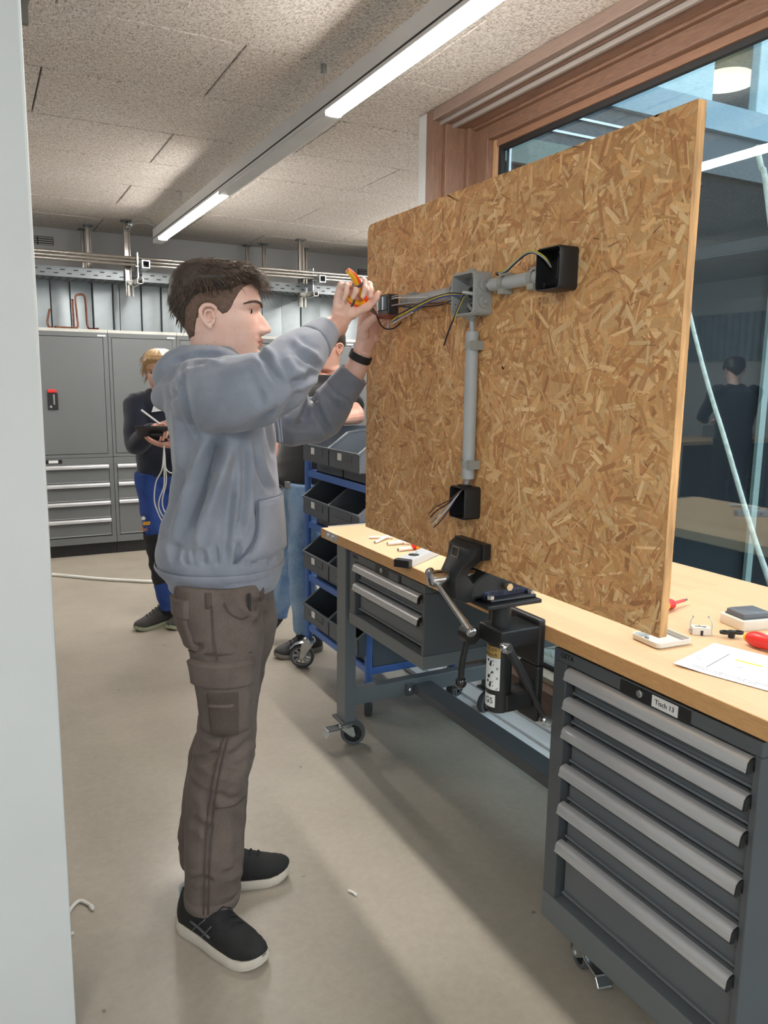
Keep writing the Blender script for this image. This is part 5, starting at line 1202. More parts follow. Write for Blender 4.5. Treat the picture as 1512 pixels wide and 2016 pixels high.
ARM_L = [rp(500,800,2.03,.080), rp(520,805,2.085,.088), rp(585,826,2.085,.074), rp(632,822,2.060,.064), rp(655,792,2.025,.055), rp(673,768,2.000,.046), rp(680,760,1.993,.040)]
SL, EL = ARM_L[1][:3], ARM_L[3][:3]
WL = ray_y(715, 688, 1.945)
limb(tm, ARM_L, 20, 6)
# hood lying on the shoulders
hp = []
for k in range(24):
    a = 2*math.pi*k/24; c = math.cos(a); s = math.sin(a)
    back = max(0, -c); hp.append((tp(.006+(.072+.026*back)*c, .092*s*(1+.22*back), 1.500-.030*c-.046*back+.012*(abs(s))), .024+.014*back))
P4 = [(*p, r) for p, r in hp]; P4 = P4+[P4[0]]
tm.tube([Vector(q[:3]) for q in P4], [q[3] for q in P4], 12)
limb(tm, [(*tp(-.050,.07,1.515),.026), (*tp(-.090,.060,1.480),.038), (*tp(-.108,0,1.458),.042), (*tp(-.090,-.060,1.480),.038), (*tp(-.050,-.07,1.515),.026)], 14, 5)
limb(tm, [(*tp(-.095,.08,1.435),.024), (*tp(-.118,.03,1.408),.032), (*tp(-.118,-.03,1.408),.032), (*tp(-.095,-.08,1.435),.024)], 14, 5)
def low(p): return max(0, min(1, (1.36-p.z)/.2))
def arm_r(p): return max(0, min(1, (p.x-.50)/.05))*max(0, min(1, (1.80-p.y)/.06))*max(0, min(1, (p.z-1.28)/.06))
def arm_l(p): return max(0, min(1, (p.x-.70)/.05))*max(0, min(1, (p.y-1.92)/.05))
def up_(p): return max(0, min(1, (p.z-1.36)/.08))*(1-arm_r(p))
dA = (E_*.78+Vector((0,0,-.62))); dB = (E_*.62+Vector((0,0,.78)))
def tors(p): return (1-arm_r(p))*(1-arm_l(p))
CRE = [([(361,720),(363,775),(375,827),(394,862)], -0.0087, 5, tors),
 ([(440,858),(418,907),(397,966),(366,1036),(342,1098)], -0.0290, 15, tors), ([(425,870),(404,928),(380,1021),(375,1090)], -0.0145, 9, tors), ([(366,930),(338,1018),(325,1070)], -0.0145, 11, tors),
 ([(452,870),(436,940),(412,1030),(395,1095)], 0.0130, 12, tors), ([(480,862),(482,966),(470,1049)], -0.0130, 7, tors), ([(498,850),(508,914),(529,966)], -0.0116, 7, tors), ([(519,822),(532,870),(539,900)], -0.0087, 6, tors),
 ([(455,960),(447,1040),(440,1095)], -0.0101, 9, tors), ([(505,1000),(515,1050),(520,1100)], -0.0087, 7, tors), ([(345,800),(352,880),(356,930)], 0.0087, 10, tors),
 ([(340,1070),(345,1108)], -0.0087, 6, tors), ([(365,1080),(368,1110)], -0.0087, 5, tors), ([(400,1080),(402,1112)], -0.0101, 6, tors), ([(425,1075),(428,1112)], -0.0087, 5, tors), ([(470,1070),(466,1110)], -0.0116, 6, tors), ([(500,1085),(498,1112)], -0.0087, 5, tors), ([(530,1085),(528,1112)], -0.0087, 5, tors),
 ([(505,692),(524,706),(532,724),(557,760)], -0.0132, 8, arm_r), ([(571,758),(599,745),(625,730)], -0.0144, 8, arm_r), ([(563,700),(580,728),(606,748)], 0.0072, 9, arm_r), ([(463,704),(440,735),(412,770)], -0.0072, 9, arm_r), ([(446,700),(420,730),(398,765)], 0.0072, 9, arm_r),
 ([(540,782),(474,827),(415,850)], 0.0084, 12, arm_r), ([(552,800),(490,842),(430,862)], -0.0072, 8, arm_r), ([(480,720),(500,760),(520,800)], -0.0060, 10, arm_r), ([(588,690),(610,712),(632,722)], -0.0096, 7, arm_r), ([(575,668),(600,690),(628,700)], 0.0060, 7, arm_r), ([(545,835),(570,800),(590,765)], -0.0096, 9, arm_r),
 ([(612,770),(620,790),(626,808),(638,832),(653,855)], -0.0144, 7, arm_l), ([(592,772),(575,796),(541,841)], -0.0108, 8, arm_l), ([(614,779),(605,800),(597,830)], -0.0096, 7, arm_l), ([(605,768),(588,800),(570,845)], 0.0072, 8, arm_l), ([(655,790),(668,800),(682,802)], -0.0084, 6, arm_l), ([(650,765),(662,780),(690,785)], 0.0060, 7, arm_l), ([(560,835),(600,838),(640,840)], -0.0060, 7, arm_l),
 ([(345,715),(390,700),(440,702)], -0.0108, 6, up_), ([(325,760),(360,722),(400,712)], -0.0108, 6, up_), ([(318,775),(345,735),(380,705)], 0.0072, 8, up_), ([(330,790),(350,770)], -0.0084, 6, up_)]
hm = cloth(tm, .0050, [(dA, 13, dB, 2.2, .0075, 1.3, low), (E_, 22, Vector((0,0,1)), 3.5, .0035, 4.1, low), (Vector((.4,-.2,-.9)), 18, Vector((.8,-.6,.2)), 6, .0070, 7.7, arm_r), (Vector((.9,0,.3)), 20, Vector((.2,.3,.9)), 6, .0070, 2.2, arm_l), (Vector((0,.5,1)), 22, E_, 7, .0040, 8.8, up_)], 8, CRE)
hd = part('hoodie', hm, M_HOOD, boy, smooth=True)
# ribbed hem, cuffs, pocket, drawstrings, seams
hem = MB(); rr = []
for k, (z, o) in enumerate(((.992,.006),(.985,.010),(.972,.004),(.955,-.002),(.938,-.004),(.927,-.004),(.925,-.012),(.94,-.016))):
    rr.append([TS(2*math.pi*j/160, max(.9401, z), o+(.0008 if j % 2 else -.0006)*(1 if 0 < k < 6 else 0))-Vector((0,0,max(0,.9401-z))) for j in range(160)])
part('hem', hem.loft(rr, caps=False), M_RIB, hd, smooth=True)
def cuff(p0, p1, r0, r1, n=72):
    p0, p1 = Vector(p0), Vector(p1); d = (p1-p0); b = MB()
    prof = [(-.02,.96),(0,1.03),(.15,1.06),(.5,1.02),(.85,1.0),(.98,1.0),(1.0,.93),(.8,.88)]
    ax = d.normalized(); a = Vector((0,0,1)); u = (a-ax*a.dot(ax)).normalized(); w = ax.cross(u)
    return b.loft([[p0+d*t+(r0+(r1-r0)*t)*k*(1+(.018 if j % 2 else -.01))*(math.cos(2*math.pi*j/n)*u+math.sin(2*math.pi*j/n)*w) for j in range(n)] for t, k in prof], caps=False)
part('cuff', cuff(ray_y(613,680,1.713), ray_y(641,651,1.747), .0455, .0365), M_RIB, hd, smooth=True)
part('cuff', cuff(ray_y(671,771,2.001), ray_y(698,735,1.977), .0470, .0430), M_RIB, hd, smooth=True)
pk = []
for k in range(15):
    z = 1.172-.150*k/14; row = []; a0 = R(-60) if k < 9 else R(-60-3.2*(k-8))
    for j in range(17):
        th = a0+(R(62)-a0)*j/16; row.append(TS(th, z, .013 if 0 < j < 16 and 0 < k < 14 else .003))
    pk.append(row)
part('pocket', MB().loft(pk, closed=False, caps=False), M_HOOD, hd, smooth=True)
def seam(pts, r, m, parent, name='seam'): return part(name, MB().tube(bez(pts, 5), r, 6), m, parent, smooth=True)
M_SEAM = mat('hoodie_seam', (96,106,124), .9); M_STR = mat_fleece('drawstring_grey', (150,158,172), (124,132,148))
seam([TS(R(-60), 1.172, .0135), TS(R(-30), 1.1735, .0145), TS(0, 1.1735, .0145), TS(R(30), 1.1735, .0145)], .0016, M_SEAM, hd)
seam([TS(R(-60), 1.172, .0120), TS(R(-60.5), 1.13, .0125), TS(R(-62), 1.085, .0125), TS(R(-70), 1.05, .0115), TS(R(-79), 1.025, .008)], .0026, M_SEAM, hd)
seam([TS(R(-58.5), 1.168, .0150), TS(R(-58.5), 1.13, .0150), TS(R(-60), 1.082, .0150), TS(R(-67), 1.047, .0145)], .0012, M_HOOD, hd)
for th, z1 in ((R(-22), 1.300), (R(-6), 1.296)):
    part('drawstring', MB().tube(bez([TS(th, 1.50, .012), TS(th*1.05, 1.44, .012), TS(th, 1.36, .014), TS(th*.95, z1, .016)], 6), .0032, 8), M_STR, hd, smooth=True)
# --- skin: head, neck, arms and hands as one mesh
HO = Vector((.5365, 1.937, 1.601)); HM = frame(HO, R(-22), R(1.0), R(0), .98)
body = head_mb(HM)
hb = MB()
limb(hb, [(*ER,.043), (*ray_y(590,703,1.690),.040), (*ray_y(630,663,1.738),.034), (*ray_y(655,645,1.772),.0285), (*WR,.0265)], 16, 5)
view = (WR-Vector((0,0,1.45))).normalized(); right = Vector((view.y, -view.x, 0)).normalized()
ZR = (Vector((0,0,1))*.96+right*.30).normalized(); NR = (-view*.86+right*.50).normalized(); XR = ZR.cross(NR); XR = XR if XR.dot(right) > 0 else -XR
NR = NR-ZR*NR.dot(ZR)
hand_mb(hb, WR+ZR*.004, XR, NR, ZR, [(.95,1.25,.5), (1.05,1.35,.7), (1.15,1.5,.8), (1.25,1.5,.8)], [(.50,.52,.55), (.42,.18,.88), (.22,.05,.97)], .90, .07)
limb(hb, [(*EL,.042), (*ray_y(658,790,2.02),.039), (*ray_y(693,740,1.975),.033), (*ray_y(708,707,1.955),.0275), (*WL,.0258)], 16, 5)
ZL = (Vector((0,0,1))*.95+right*.22+view*.12).normalized(); NL = (-view*.75+right*.66).normalized(); NL = (NL-ZL*NL.dot(ZL)).normalized(); XL = ZL.cross(NL); XL = XL if XL.dot(right) < 0 else -XL
hand_mb(hb, WL+ZL*.004, XL, NL, ZL, [(.85,1.0,.35), (1.0,1.05,.5), (1.1,1.2,.6), (1.15,1.3,.6)], [(.30,.80,.55), (-.25,.75,.80), (-.35,.45,.85)], .98, .05)
hb = remesh(hb, 'h', .0021, 3)
tb = MB(); limb(tb, [(*tp(0,0,.88),.088), (*tp(0,0,1.05),.098), (*tp(.02,0,1.25),.10), (*tp(.02,0,1.40),.09), (*tp(.01,0,1.50),.055)], 20, 4)
limb(tb, [(*tp(.01,-.03,1.41),.06), (*SR,.055), (*ER,.042)], 14, 4); limb(tb, [(*tp(.02,.03,1.41),.06), (*SL,.055), (*EL,.042)], 14, 4)
NA, FA = Vector((.437, 1.852, .085)), Vector((.492, 2.028, .085))
NK, FK = Vector((.522, 1.838, .50)), Vector((.560, 2.035, .50))
for h, k_, a_ in ((tp(.0,-.085,.90), NK, NA), (tp(.03,.085,.90), FK, FA)): limb(tb, [(*h,.070), (*((h+k_)/2),.062), (*k_,.048), (*((k_+a_)/2),.045), (*a_,.034)], 16, 4)
tb = remesh(tb, 't', .008, 4)
body.join(hb); body.join(tb)
part('body', body, M_SKIN, boy, smooth=True)
face_parts(boy, HM, mat('iris_brown', (48,36,30), .2), M_BROW)
# nails on the visible fingers and a few moles
mo = MB()
for q in ((.030,-.0735,-.010), (.045,-.068,-.030), (.012,-.066,-.062), (.052,-.066,.012), (-.005,-.058,-.068), (.085,-.047,-.045)):
    th = math.atan2(q[1], q[0]-.02); p = HS(th, q[2], .0002); mo.sphere(HM @ p, .0009, 8, 6)
part('mole', mo, M_BROW, boy, smooth=True, kind='stuff')
# --- hair
def zl_boy(th):
    a = abs(th); return interp([(0,.086,0),(R(35),.080,0),(R(52),.070,0),(R(64),.050,0),(R(72),.012,0),(R(80),.006,0),(R(90),.030,0),(R(108),.034,0),(R(122),-.010,0),(R(140),-.048,0),(math.pi,-.056,0)], a)[0]
def th_fade(th, z, t): return .0012 if t < .05 else .0022+.0022*t
hair_cap(HM, zl_boy, th_fade, 'hair_sides', mat('hair_fade', (108,86,74), .8, var=.25, vs=120), boy, label='short faded sides')
def zl_top(th):
    a = abs(th); return interp([(0,.092,0),(R(50),.076,0),(R(80),.058,0),(R(110),.050,0),(R(135),.020,0),(R(155),-.020,0),(math.pi,-.036,0)], a)[0]
def th_top(th, z, t):
    a = abs(th); back = max(0, (a-R(95))/R(85)); full = .021+.003*back
    return .001+full*min(1, t*3.2)**.8+.0025*mnoise.noise(Vector((th*3, z*60, 2)))
hair_cap(HM, zl_top, th_top, 'hair', M_HAIR, boy, 96, 34, 'dark brown hair swept forward')
random.seed(4); sp = []
for k in range(1500):
    th = random.uniform(-math.pi, math.pi); t = random.random()**.7; z0 = zl_top(th); z = z0+(.1165-z0)*t; a = abs(th)
    p = HS(th, z, .9*th_top(th, z, t)); p.z += .9*th_top(th, z, t)*max(0, (z-.03)/.085)
    out = Vector((math.cos(th), math.sin(th), .5)); fw = Vector((1, 0, .05)); dn = Vector((math.cos(th)*.5, math.sin(th)*.5, -1))
    w = min(1, max(0, (z-.05)/.05)); d = (fw*w+dn*(1-w))+out*.22+Vector((random.uniform(-.3,.3), random.uniform(-.35,.35), random.uniform(-.15,.35)))
    if a > R(120) and z < .09: d = Vector((math.cos(th)*.45, math.sin(th)*.3, -1))+Vector((random.uniform(-.25,.25),)*3)*.6
    sp.append((p, d, random.uniform(.018,.036)*(.42 if (a > R(100) and z < .085) else 1), random.uniform(.1,.6), random.uniform(.0007,.0017)))
for k in range(260):      # tousled fringe hanging over the brow
    y = random.uniform(-.055, .055); x = .088+.018*(1-abs(y)/.06)+random.uniform(-.012,.012)
    sp.append(((x, y, .100+random.uniform(-.008,.020)), (1, random.uniform(-.4,.4), random.uniform(.0,.55)), random.uniform(.022,.044), random.uniform(.6,1.7), random.uniform(.0007,.0015)))
locks(HM, sp, 'hair_locks', M_HAIRL, boy, 4)
# --- wrist band
ax = (WL-ray_y(693,740,1.975)).normalized(); u = ax.cross(Vector((1,0,0))).normalized(); w = ax.cross(u); c = WL-ax*.022
wbm = MB().loft([[c+ax*h+r*(1.04*math.cos(2*math.pi*j/40)*u+.98*math.sin(2*math.pi*j/40)*w) for j in range(40)] for h, r in ((-.0095,.0285),(-.0105,.0305),(0,.0315),(.0105,.0305),(.0095,.0285))], loop=True)
wb_ = part('wristband', wbm, mat('band_black', (26,26,28), .6, bump=.1, bs=200), boy, smooth=40)
for k in range(5):
    a = R(200+14*k); part('band_link', MB().obox(c+.0312*(math.cos(a)*u+math.sin(a)*w), ax*.009, (math.cos(a)*u+math.sin(a)*w)*.0014, (-math.sin(a)*u+math.cos(a)*w)*.0028), MATS['band_black'], wb_, bev=.0006)
# --- trousers
def mat_twill(name, c, c2):
    m, t = newmat(name); v = t.coord(); n = t.noise(v, 7, 5, .65); f = t.noise(t.coord((1,1,.35)), 300, 3, .7)
    col = t.mix(.3, t.ramp(n, [(.33, lin(c2)), (.68, lin(c))]), t.ramp(f, [(.35, lin(c2)), (.65, lin(c))]))
    t.link(col, t.b.inputs['Base Color']); t.b.inputs['Roughness'].default_value = .85; t.bump(f, .2, .001); return m
M_TWILL = mat_twill('cargo_twill', (112,99,93), (84,73,68)); M_TSEAM = mat_twill('cargo_seam', (90,78,72), (64,55,51))
LEGN = [(.085,-.100,.034,.078),(.125,-.101,.040,.078),(.25,-.099,.054,.080),(.38,-.092,.064,.080),(.44,-.084,.071,.079),(.50,-.068,.087,.080),(.58,-.046,.090,.086),(.66,-.054,.097,.094),(.74,-.064,.102,.100),(.80,-.074,.110,.104),(.88,-.098,.112,.100),(.96,-.100,.112,.092)]
LEGF = [(.075,-.134,.010,.074),(.17,-.132,.020,.075),(.27,-.118,.040,.078),(.39,-.098,.060,.080),(.54,-.060,.092,.082),(.66,-.060,.115,.088),(.73,-.065,.140,.094),(.80,-.070,.152,.098),(.88,-.090,.142,.100),(.92,-.098,.126,.096),(.96,-.100,.116,.090)]
def leg_c(near, z):
    if near: return -.098-.010*(z-.1), 1
    return .085+.010*(.9-z), -1
def LG(near, th, z, off=0):
    sb, sf, w = interp(LEGN if near else LEGF, z); l0 = leg_c(near, z)[0]
    c = (sb+sf)/2; h = (sf-sb)/2; a, b = math.cos(th), math.sin(th); k = .9
    return tp(c+(h+off)*math.copysign(abs(a)**k, a), l0+(w+off)*math.copysign(abs(b)**k, b), z)
tr_ = MB()
for near in (True, False):
    z0 = .085 if near else .075
    tr_.loft([[LG(near, 2*math.pi*j/40, z0+(.96-z0)*k/60) for j in range(40)] for k in range(61)])
limb(tr_, [(*tp(.0,-.06,.90),.10), (*tp(.005,0,.87),.11), (*tp(.0,.06,.90),.10)], 20, 4)
def kn(p): return gs(p.z-.47, .10)
def ank(p): return gs(p.z-.14, .09)
def thi(p): return max(0, min(1, (p.z-.55)/.1))
def nleg(p): return 1.0 if (p-T0).dot(L_) < .03 else .0
TCR = [([(397,1428),(420,1446),(445,1453)], -.009, 8, nleg), ([(382,1497),(405,1492),(430,1480)], -.008, 7, nleg), ([(503,1487),(495,1515),(485,1538)], -.009, 8, nleg), ([(500,1450),(470,1478),(450,1490)], -.007, 8, nleg), ([(374,1612),(395,1622),(418,1637)], -.006, 9, nleg), ([(458,1600),(470,1640),(462,1700)], -.006, 9, nleg), ([(385,1560),(400,1600),(396,1660)], .005, 10, nleg),
 ([(524,1203),(513,1218),(500,1232)], -.008, 8, nleg), ([(530,1180),(500,1190),(470,1182)], -.005, 8, nleg), ([(468,1175),(490,1205),(512,1225)], .005, 10, nleg), ([(372,1280),(385,1276),(400,1270)], -.008, 7, nleg), ([(395,1400),(400,1430)], -.006, 6, nleg), ([(430,1560),(450,1575),(475,1570)], -.006, 8, nleg), ([(375,1735),(400,1728),(420,1738)], -.006, 7, nleg), ([(440,1720),(460,1712),(472,1690)], -.006, 7, nleg)]
tm2 = cloth(tr_, .0050, [(Vector((.3,-.2,1)), 22, Vector((1,0,.2)), 5, .0085, 3.3, kn), (Vector((.2,.3,1)), 26, Vector((1,0,0)), 6, .0070, 5.1, ank), (Vector((.6,.2,.8)), 13, Vector((.7,0,-.7)), 3, .0055, 6.4, thi), (Vector((1,.3,0)), 14, Vector((0,0,1)), 2, .0045, 9.2)], 5, TCR)
tro = part('trousers', tm2, M_TWILL, boy, smooth=True)
def patch(th0, th1, z0, z1, off, nt=12, nz=12, near=True, edge=-.008, taper=0):
    rows = []
    for k in range(nz+1):
        z = z0+(z1-z0)*k/nz; row = []
        for j in range(nt+1):
            th = th0+(th1-th0)*j/nt; o = off if 0 < j < nt and 0 < k < nz else edge
            if k in (0, nz): zz = z
            row.append(LG(near, th, z, o))
        rows.append(row)
    return MB().loft(rows, closed=False, caps=False)
def lseam(path, off, r=.0016, near=True): return MB().tube(bez([LG(near, R(t), z, off) for t, z in path], 5), r, 6)
cp_ = part('cargo_pocket', patch(R(-152), R(-44), .585, .745, .012), M_TWILL, tro, smooth=True)
part('pocket_flap', patch(R(-158), R(-40), .715, .785, .017, edge=-.004), M_TWILL, tro, smooth=True)
part('pocket_panel', patch(R(-120), R(-72), .592, .712, .0155, edge=.010), M_TSEAM, tro, smooth=True)
part('pocket_loop', patch(R(-118), R(-80), .668, .680, .019, 8, 3, edge=.014), M_TWILL, tro, smooth=True)
part('back_pocket', patch(R(-178), R(-128), .80, .925, .010), M_TWILL, tro, smooth=True)
part('back_pocket_flap', patch(R(-180), R(-124), .885, .935, .014, edge=-.004), M_TWILL, tro, smooth=True)
for k, pth in enumerate(([(-96,.925),(-97,.85),(-98,.79)], [(-98,.585),(-100,.45),(-102,.30),(-102,.10)], [(-90,.585),(-92,.45),(-94,.30),(-94,.10)], [(-92,.395),(-60,.392),(-30,.40)], [(-150,.802),(-100,.806),(-50,.80)], [(-30,.93),(-42,.90),(-62,.888),(-78,.905),(-84,.93)])):
    part('seam', lseam(pth, .0065), M_TSEAM, tro, smooth=True)
rows = [[LG(True, 2*math.pi*j/40, z, o) for j in range(40)] for z, o in ((.118,.001),(.112,.006),(.090,.006),(.0852,.002),(.0852,-.010))]
part('trouser_hem', MB().loft(rows, caps=False), M_TWILL, tro, smooth=True)
for t_ in (-20, -100, -150): part('belt_loop', patch(R(t_-4), R(t_+4), .915, .955, .009, 3, 6, edge=.003), M_TSEAM, tro, smooth=True)
part('phone_edge', MB().obox(LG(True, R(-52), .925, .008), E_*.004, L_*.003, (0,0,.022)), M_BLK, tro, bev=.002)
# --- shoes and socks
M_SHOE = mat('sneaker_black', (26,26,28), .75, var=.2, vs=60, bump=.3, bs=300); M_SOLE = mat('sole_white', (206,198,186), .6, var=.08, vs=20); M_STRP = mat('stripe_grey', (84,86,90), .6)
heel_n = Vector((.402, 1.918, 0)); an = math.atan2(1.640-1.918, .556-.402)
shoe(boy, heel_n, an, .300, M_SHOE, M_SOLE, 'black running shoe with a thick white sole', M_STRP, sole_h=.036)
heel_f = Vector((.452, 2.046, 0)); af = math.atan2(1.985-2.046, .735-.452)
shoe(boy, heel_f, af, .292, M_SHOE, M_SOLE, 'black running shoe with a thick white sole', M_STRP, sole_h=.034)
for a_, an_ in ((NA, an), (FA, af)):
    d = Vector((math.cos(an_), math.sin(an_), 0)); c = a_+d*.022
    part('sock', MB().lathe([(.034,.06),(.036,.09),(.036,.125),(.034,.15)], (c.x, c.y, 0), n=20), mat('sock_black', (30,30,32), .9), boy, smooth=True)
part('heel_tab', MB().obox(heel_n+Vector((math.cos(an), math.sin(an), 0))*.008+Vector((0,0,.105)), Vector((math.cos(an), math.sin(an), 0))*.004, Vector((-math.sin(an), math.cos(an), 0))*.016, (0,0,.014)), mat('tab_white', (210,208,204), .6), boy, bev=.004)

# ------------------------------------------------------------------ pliers in the right hand, wire pieces in the left
pc = ray_y(700, 580, 1.79)
pl_ = thing('pliers', 'red and yellow insulated pliers held open in the raised hand', 'pliers', tuple(pc))
piv = ray_y(724, 602, 1.790); jaw = ray_y(742, 620, 1.855)
h1 = [piv, ray_y(719, 591, 1.783), ray_y(710, 572, 1.748), ray_y(702, 553, 1.730), ray_y(695, 542, 1.724), ray_y(684, 532, 1.724)]
h2 = [piv, ray_y(714, 600, 1.783), ray_y(702, 600, 1.776), ray_y(688, 594, 1.774), ray_y(680, 586, 1.776), ray_y(673, 583, 1.780)]
for pth, nm in ((h1, 'upper'), (h2, 'lower')):
    q = bez(pth, 5); n = len(q)
    hnd = part('handle', MB().tube(q, [.0078+.0032*math.sin(math.pi*min(1, k/(n-1)*1.05)) for k in range(n)], 14, flat=.8), mat('pliers_orange', (226,84,34), .4), pl_, smooth=True, label='orange red insulated grip')
    part('handle_inlay', MB().tube([p+NR*.0035+(Vector((0,0,.003)) if nm == 'lower' else right*-.003) for p in q[1:-1]], [.0060+.0024*math.sin(math.pi*k/(n-3)) for k in range(n-2)], 12), M_YEL, hnd, smooth=True)
    part('grip_ring', MB().tube([q[int(n*.5)], q[int(n*.5)+1]], [.0128, .0128], 14), mat('ring_blue_grey', (62,64,84), .5), hnd, smooth=True)
jd = (jaw-piv).normalized(); js = jd.cross(NR).normalized()
for sg in (-1, 1): part('jaw', MB().loft([[p+js*a+NR*b for a, b in ((sg*.0005,-w),(sg*t,-w*.8),(sg*t,w*.8),(sg*.0005,w))] for p, t, w in ((piv-jd*.006,.009,.005),(piv+jd*.014,.008,.0045),(jaw,.0028,.002))]), M_STEEL, pl_, bev=.0006)
part('rivet', MB().lathe([(.005,-.006),(.005,.006)], piv, NR, 14), M_STEEL, pl_)
pin = WL+ZL*.112+NL*.035
wire('black', [tuple(ray_y(790,634,1.86)), tuple(ray_y(778,645,1.87)), tuple(ray_y(762,648,1.875)), tuple(ray_y(750,640,1.875)), tuple(ray_y(742,622,1.86)), tuple(jaw)], 'black wire end held between the fingertips and the pliers', .0020)

# ------------------------------------------------------------------ other people in the room
def V3(p): return Vector(p)
def figure(name, label, base, J, top_m, leg_m, skin, sleeve=1.0, tw=.165, td=.105, hem=.90, leg_r=(.088,.064,.050), seeds=1, shoes=(), hands=True, belly=0):
    """clothed standing figure from joint positions; returns the root and its head matrix"""
    t = thing(name, label, 'person', base); ang = J['face']; e = Vector((math.cos(ang), math.sin(ang), 0)); l = Vector((-e.y, e.x, 0))
    P, C, N = V3(J['pelvis']), V3(J['chest']), V3(J['neck'])
    HM_ = frame(J['head'], J['hang'], J.get('hpitch', 0), J.get('hroll', 0), J.get('hs', .97))
    # skin
    b = head_mb(HM_); bb = MB()
    limb(bb, [(*P,.10), (*((P+C)/2),.095), (*C,.09), (*N,.052)], 18, 4)
    for s in ('r', 'l'):
        sh, el, wr = V3(J['s'+s]), V3(J['e'+s]), V3(J['w'+s]); limb(bb, [(*C,.05), (*sh,.048), (*((sh+el)/2),.043), (*el,.040)], 14, 4)
        hp_, kn_, an_ = V3(J['h'+s]), V3(J['k'+s]), V3(J['a'+s]); limb(bb, [(*hp_,.075), (*kn_,.05), (*an_,.036)], 14, 4)
    b.join(remesh(bb, 'b', .008, 3)); hh = MB()
    for s in ('r', 'l'):
        el, wr = V3(J['e'+s]), V3(J['w'+s]); limb(hh, [(*el,.041), (*((el+wr)/2),.036), (*wr,.026)], 14, 4)
        if hands:
            h = J['hand_'+s]; hand_mb(hh, wr, h[0], h[1], h[2], h[3], h[4], .95, .05)
    b.join(remesh(hh, 'h', .0026, 2)); part('body', b, skin, t, smooth=True)
    # top
    g = MB(); rings = []
    axis = C-P; 
    for k in range(26):
        q = k/25; z = hem+(N.z-.005-hem)*q; u = (z-P.z)/(C.z-P.z); c = P+(C-P)*max(-.2, min(1.15, u)) if u < 1.1 else N.lerp(P+(C-P)*1.1, max(0, (N.z-z)/max(.01, N.z-(P+(C-P)*1.1).z)))
        k_w = interp([(0,.98,1.0),(.25,.96,.98),(.5,1.0,1.0),(.72,1.10,1.05),(.86,1.02,.92),(.95,.60,.66),(1,.40,.52)], q)
        rings.append([Vector((c.x, c.y, 0))+e*(td*k_w[1]+belly*gs(q-.3,.25))*math.copysign(abs(math.cos(a))**.9, math.cos(a))+l*tw*k_w[0]*math.copysign(abs(math.sin(a))**.9, math.sin(a))+Vector((0,0,z)) for a in [2*math.pi*j/36 for j in range(36)]])
    g.loft(rings)
    for s in ('r', 'l'):
        sh, el, wr = V3(J['s'+s]), V3(J['e'+s]), V3(J['w'+s]); m_ = (sh+el)/2
        if sleeve >= 1: limb(g, [(*C.lerp(sh,.5),.07), (*sh,.070), (*m_,.062), (*el,.057), (*((el+wr)/2),.050), (*wr.lerp(el,.12),.037)], 16, 5)
        else: limb(g, [(*C.lerp(sh,.5),.07), (*sh,.072), (*m_,.066), (*sh.lerp(el,.72),.063)], 16, 5)
    tp_ = part('top', cloth(g, .008, [(Vector((.4,.3,.8)), 13, Vector((1,.2,-.3)), 4, .009, seeds), (Vector((.9,.3,.2)), 15, Vector((0,0,1)), 3, .006, seeds+4)], 5), top_m, t, smooth=True)
    # trousers
    g = MB(); limb(g, [(*(P+l*.06),.095), (*P,.105), (*(P-l*.06),.095)], 18, 4)
    for s in ('r', 'l'):
        hp_, kn_, an_ = V3(J['h'+s]), V3(J['k'+s]), V3(J['a'+s])
        limb(g, [(*(hp_+Vector((0,0,.06))),leg_r[0]*1.05), (*hp_,leg_r[0]), (*((hp_+kn_)/2),leg_r[0]*.88), (*kn_,leg_r[1]), (*((kn_+an_)/2),leg_r[1]*.96), (*an_,leg_r[2])], 18, 5)
    lg = part('trousers', cloth(g, .008, [(Vector((.2,.1,1)), 14, Vector((1,.4,0)), 4, .010, seeds+1.5), (Vector((1,.3,.2)), 12, Vector((0,0,1)), 3, .006, seeds+7)], 4), leg_m, t, smooth=True)
    for heel, a, L, mu, ms, lab, tl in shoes: shoe(t, heel, a, L, mu, ms, lab, None, tl)
    return t, HM_, tp_, lg
FIST = [(.9,1.3,.6)]*4; THF = [(.5,.6,.5), (.2,.7,.7), (-.1,.6,.8)]
GRIP = [(.5,.9,.5), (.55,.95,.5), (.6,1.0,.5), (.65,1.0,.5)]
# --- blond person with tablet
fa = R(-108); HDR = ((-.5,-.6,.3), (0,-.3,-1), (-.6,-.7,-.1))
Jg = dict(face=fa, hang=R(-112), hpitch=R(14), hs=.95, pelvis=(.955,4.56,.90), chest=(.945,4.57,1.24), neck=(.945,4.575,1.40), head=(.945,4.555,1.492),
          sr=(.815,4.575,1.315), er=(.775,4.46,1.09), wr=(.862,4.29,1.195), sl=(1.075,4.54,1.315), el=(1.10,4.40,1.10), wl=(.965,4.27,1.095),
          hr=(.875,4.57,.86), kr=(.895,4.50,.47), ar=(.945,4.545,.10), hl=(1.035,4.54,.86), kl=(1.05,4.50,.47), al=(1.09,4.55,.10),
          hand_r=((.5,-.3,.8), (-.2,-.1,-1), (.2,-.9,.1), GRIP, THF), hand_l=((-.1,-.9,.3), (0,-.1,1), (-.95,-.2,.1), [(.15,.25,.2)]*4, [(.5,.5,.5), (.3,.6,.6), (.1,.6,.7)]))
M_NAVY = mat_fleece('sweater_navy', (38,42,58), (26,30,44)); M_WORKB = mat_twill('work_blue', (44,76,150), (32,58,122)); M_BLKC = mat_twill('patch_black', (34,34,38), (22,22,26))
M_SHD = mat('work_shoe', (58,56,54), .7, var=.2, vs=30); M_SLG = mat('work_sole', (150,154,130), .6)
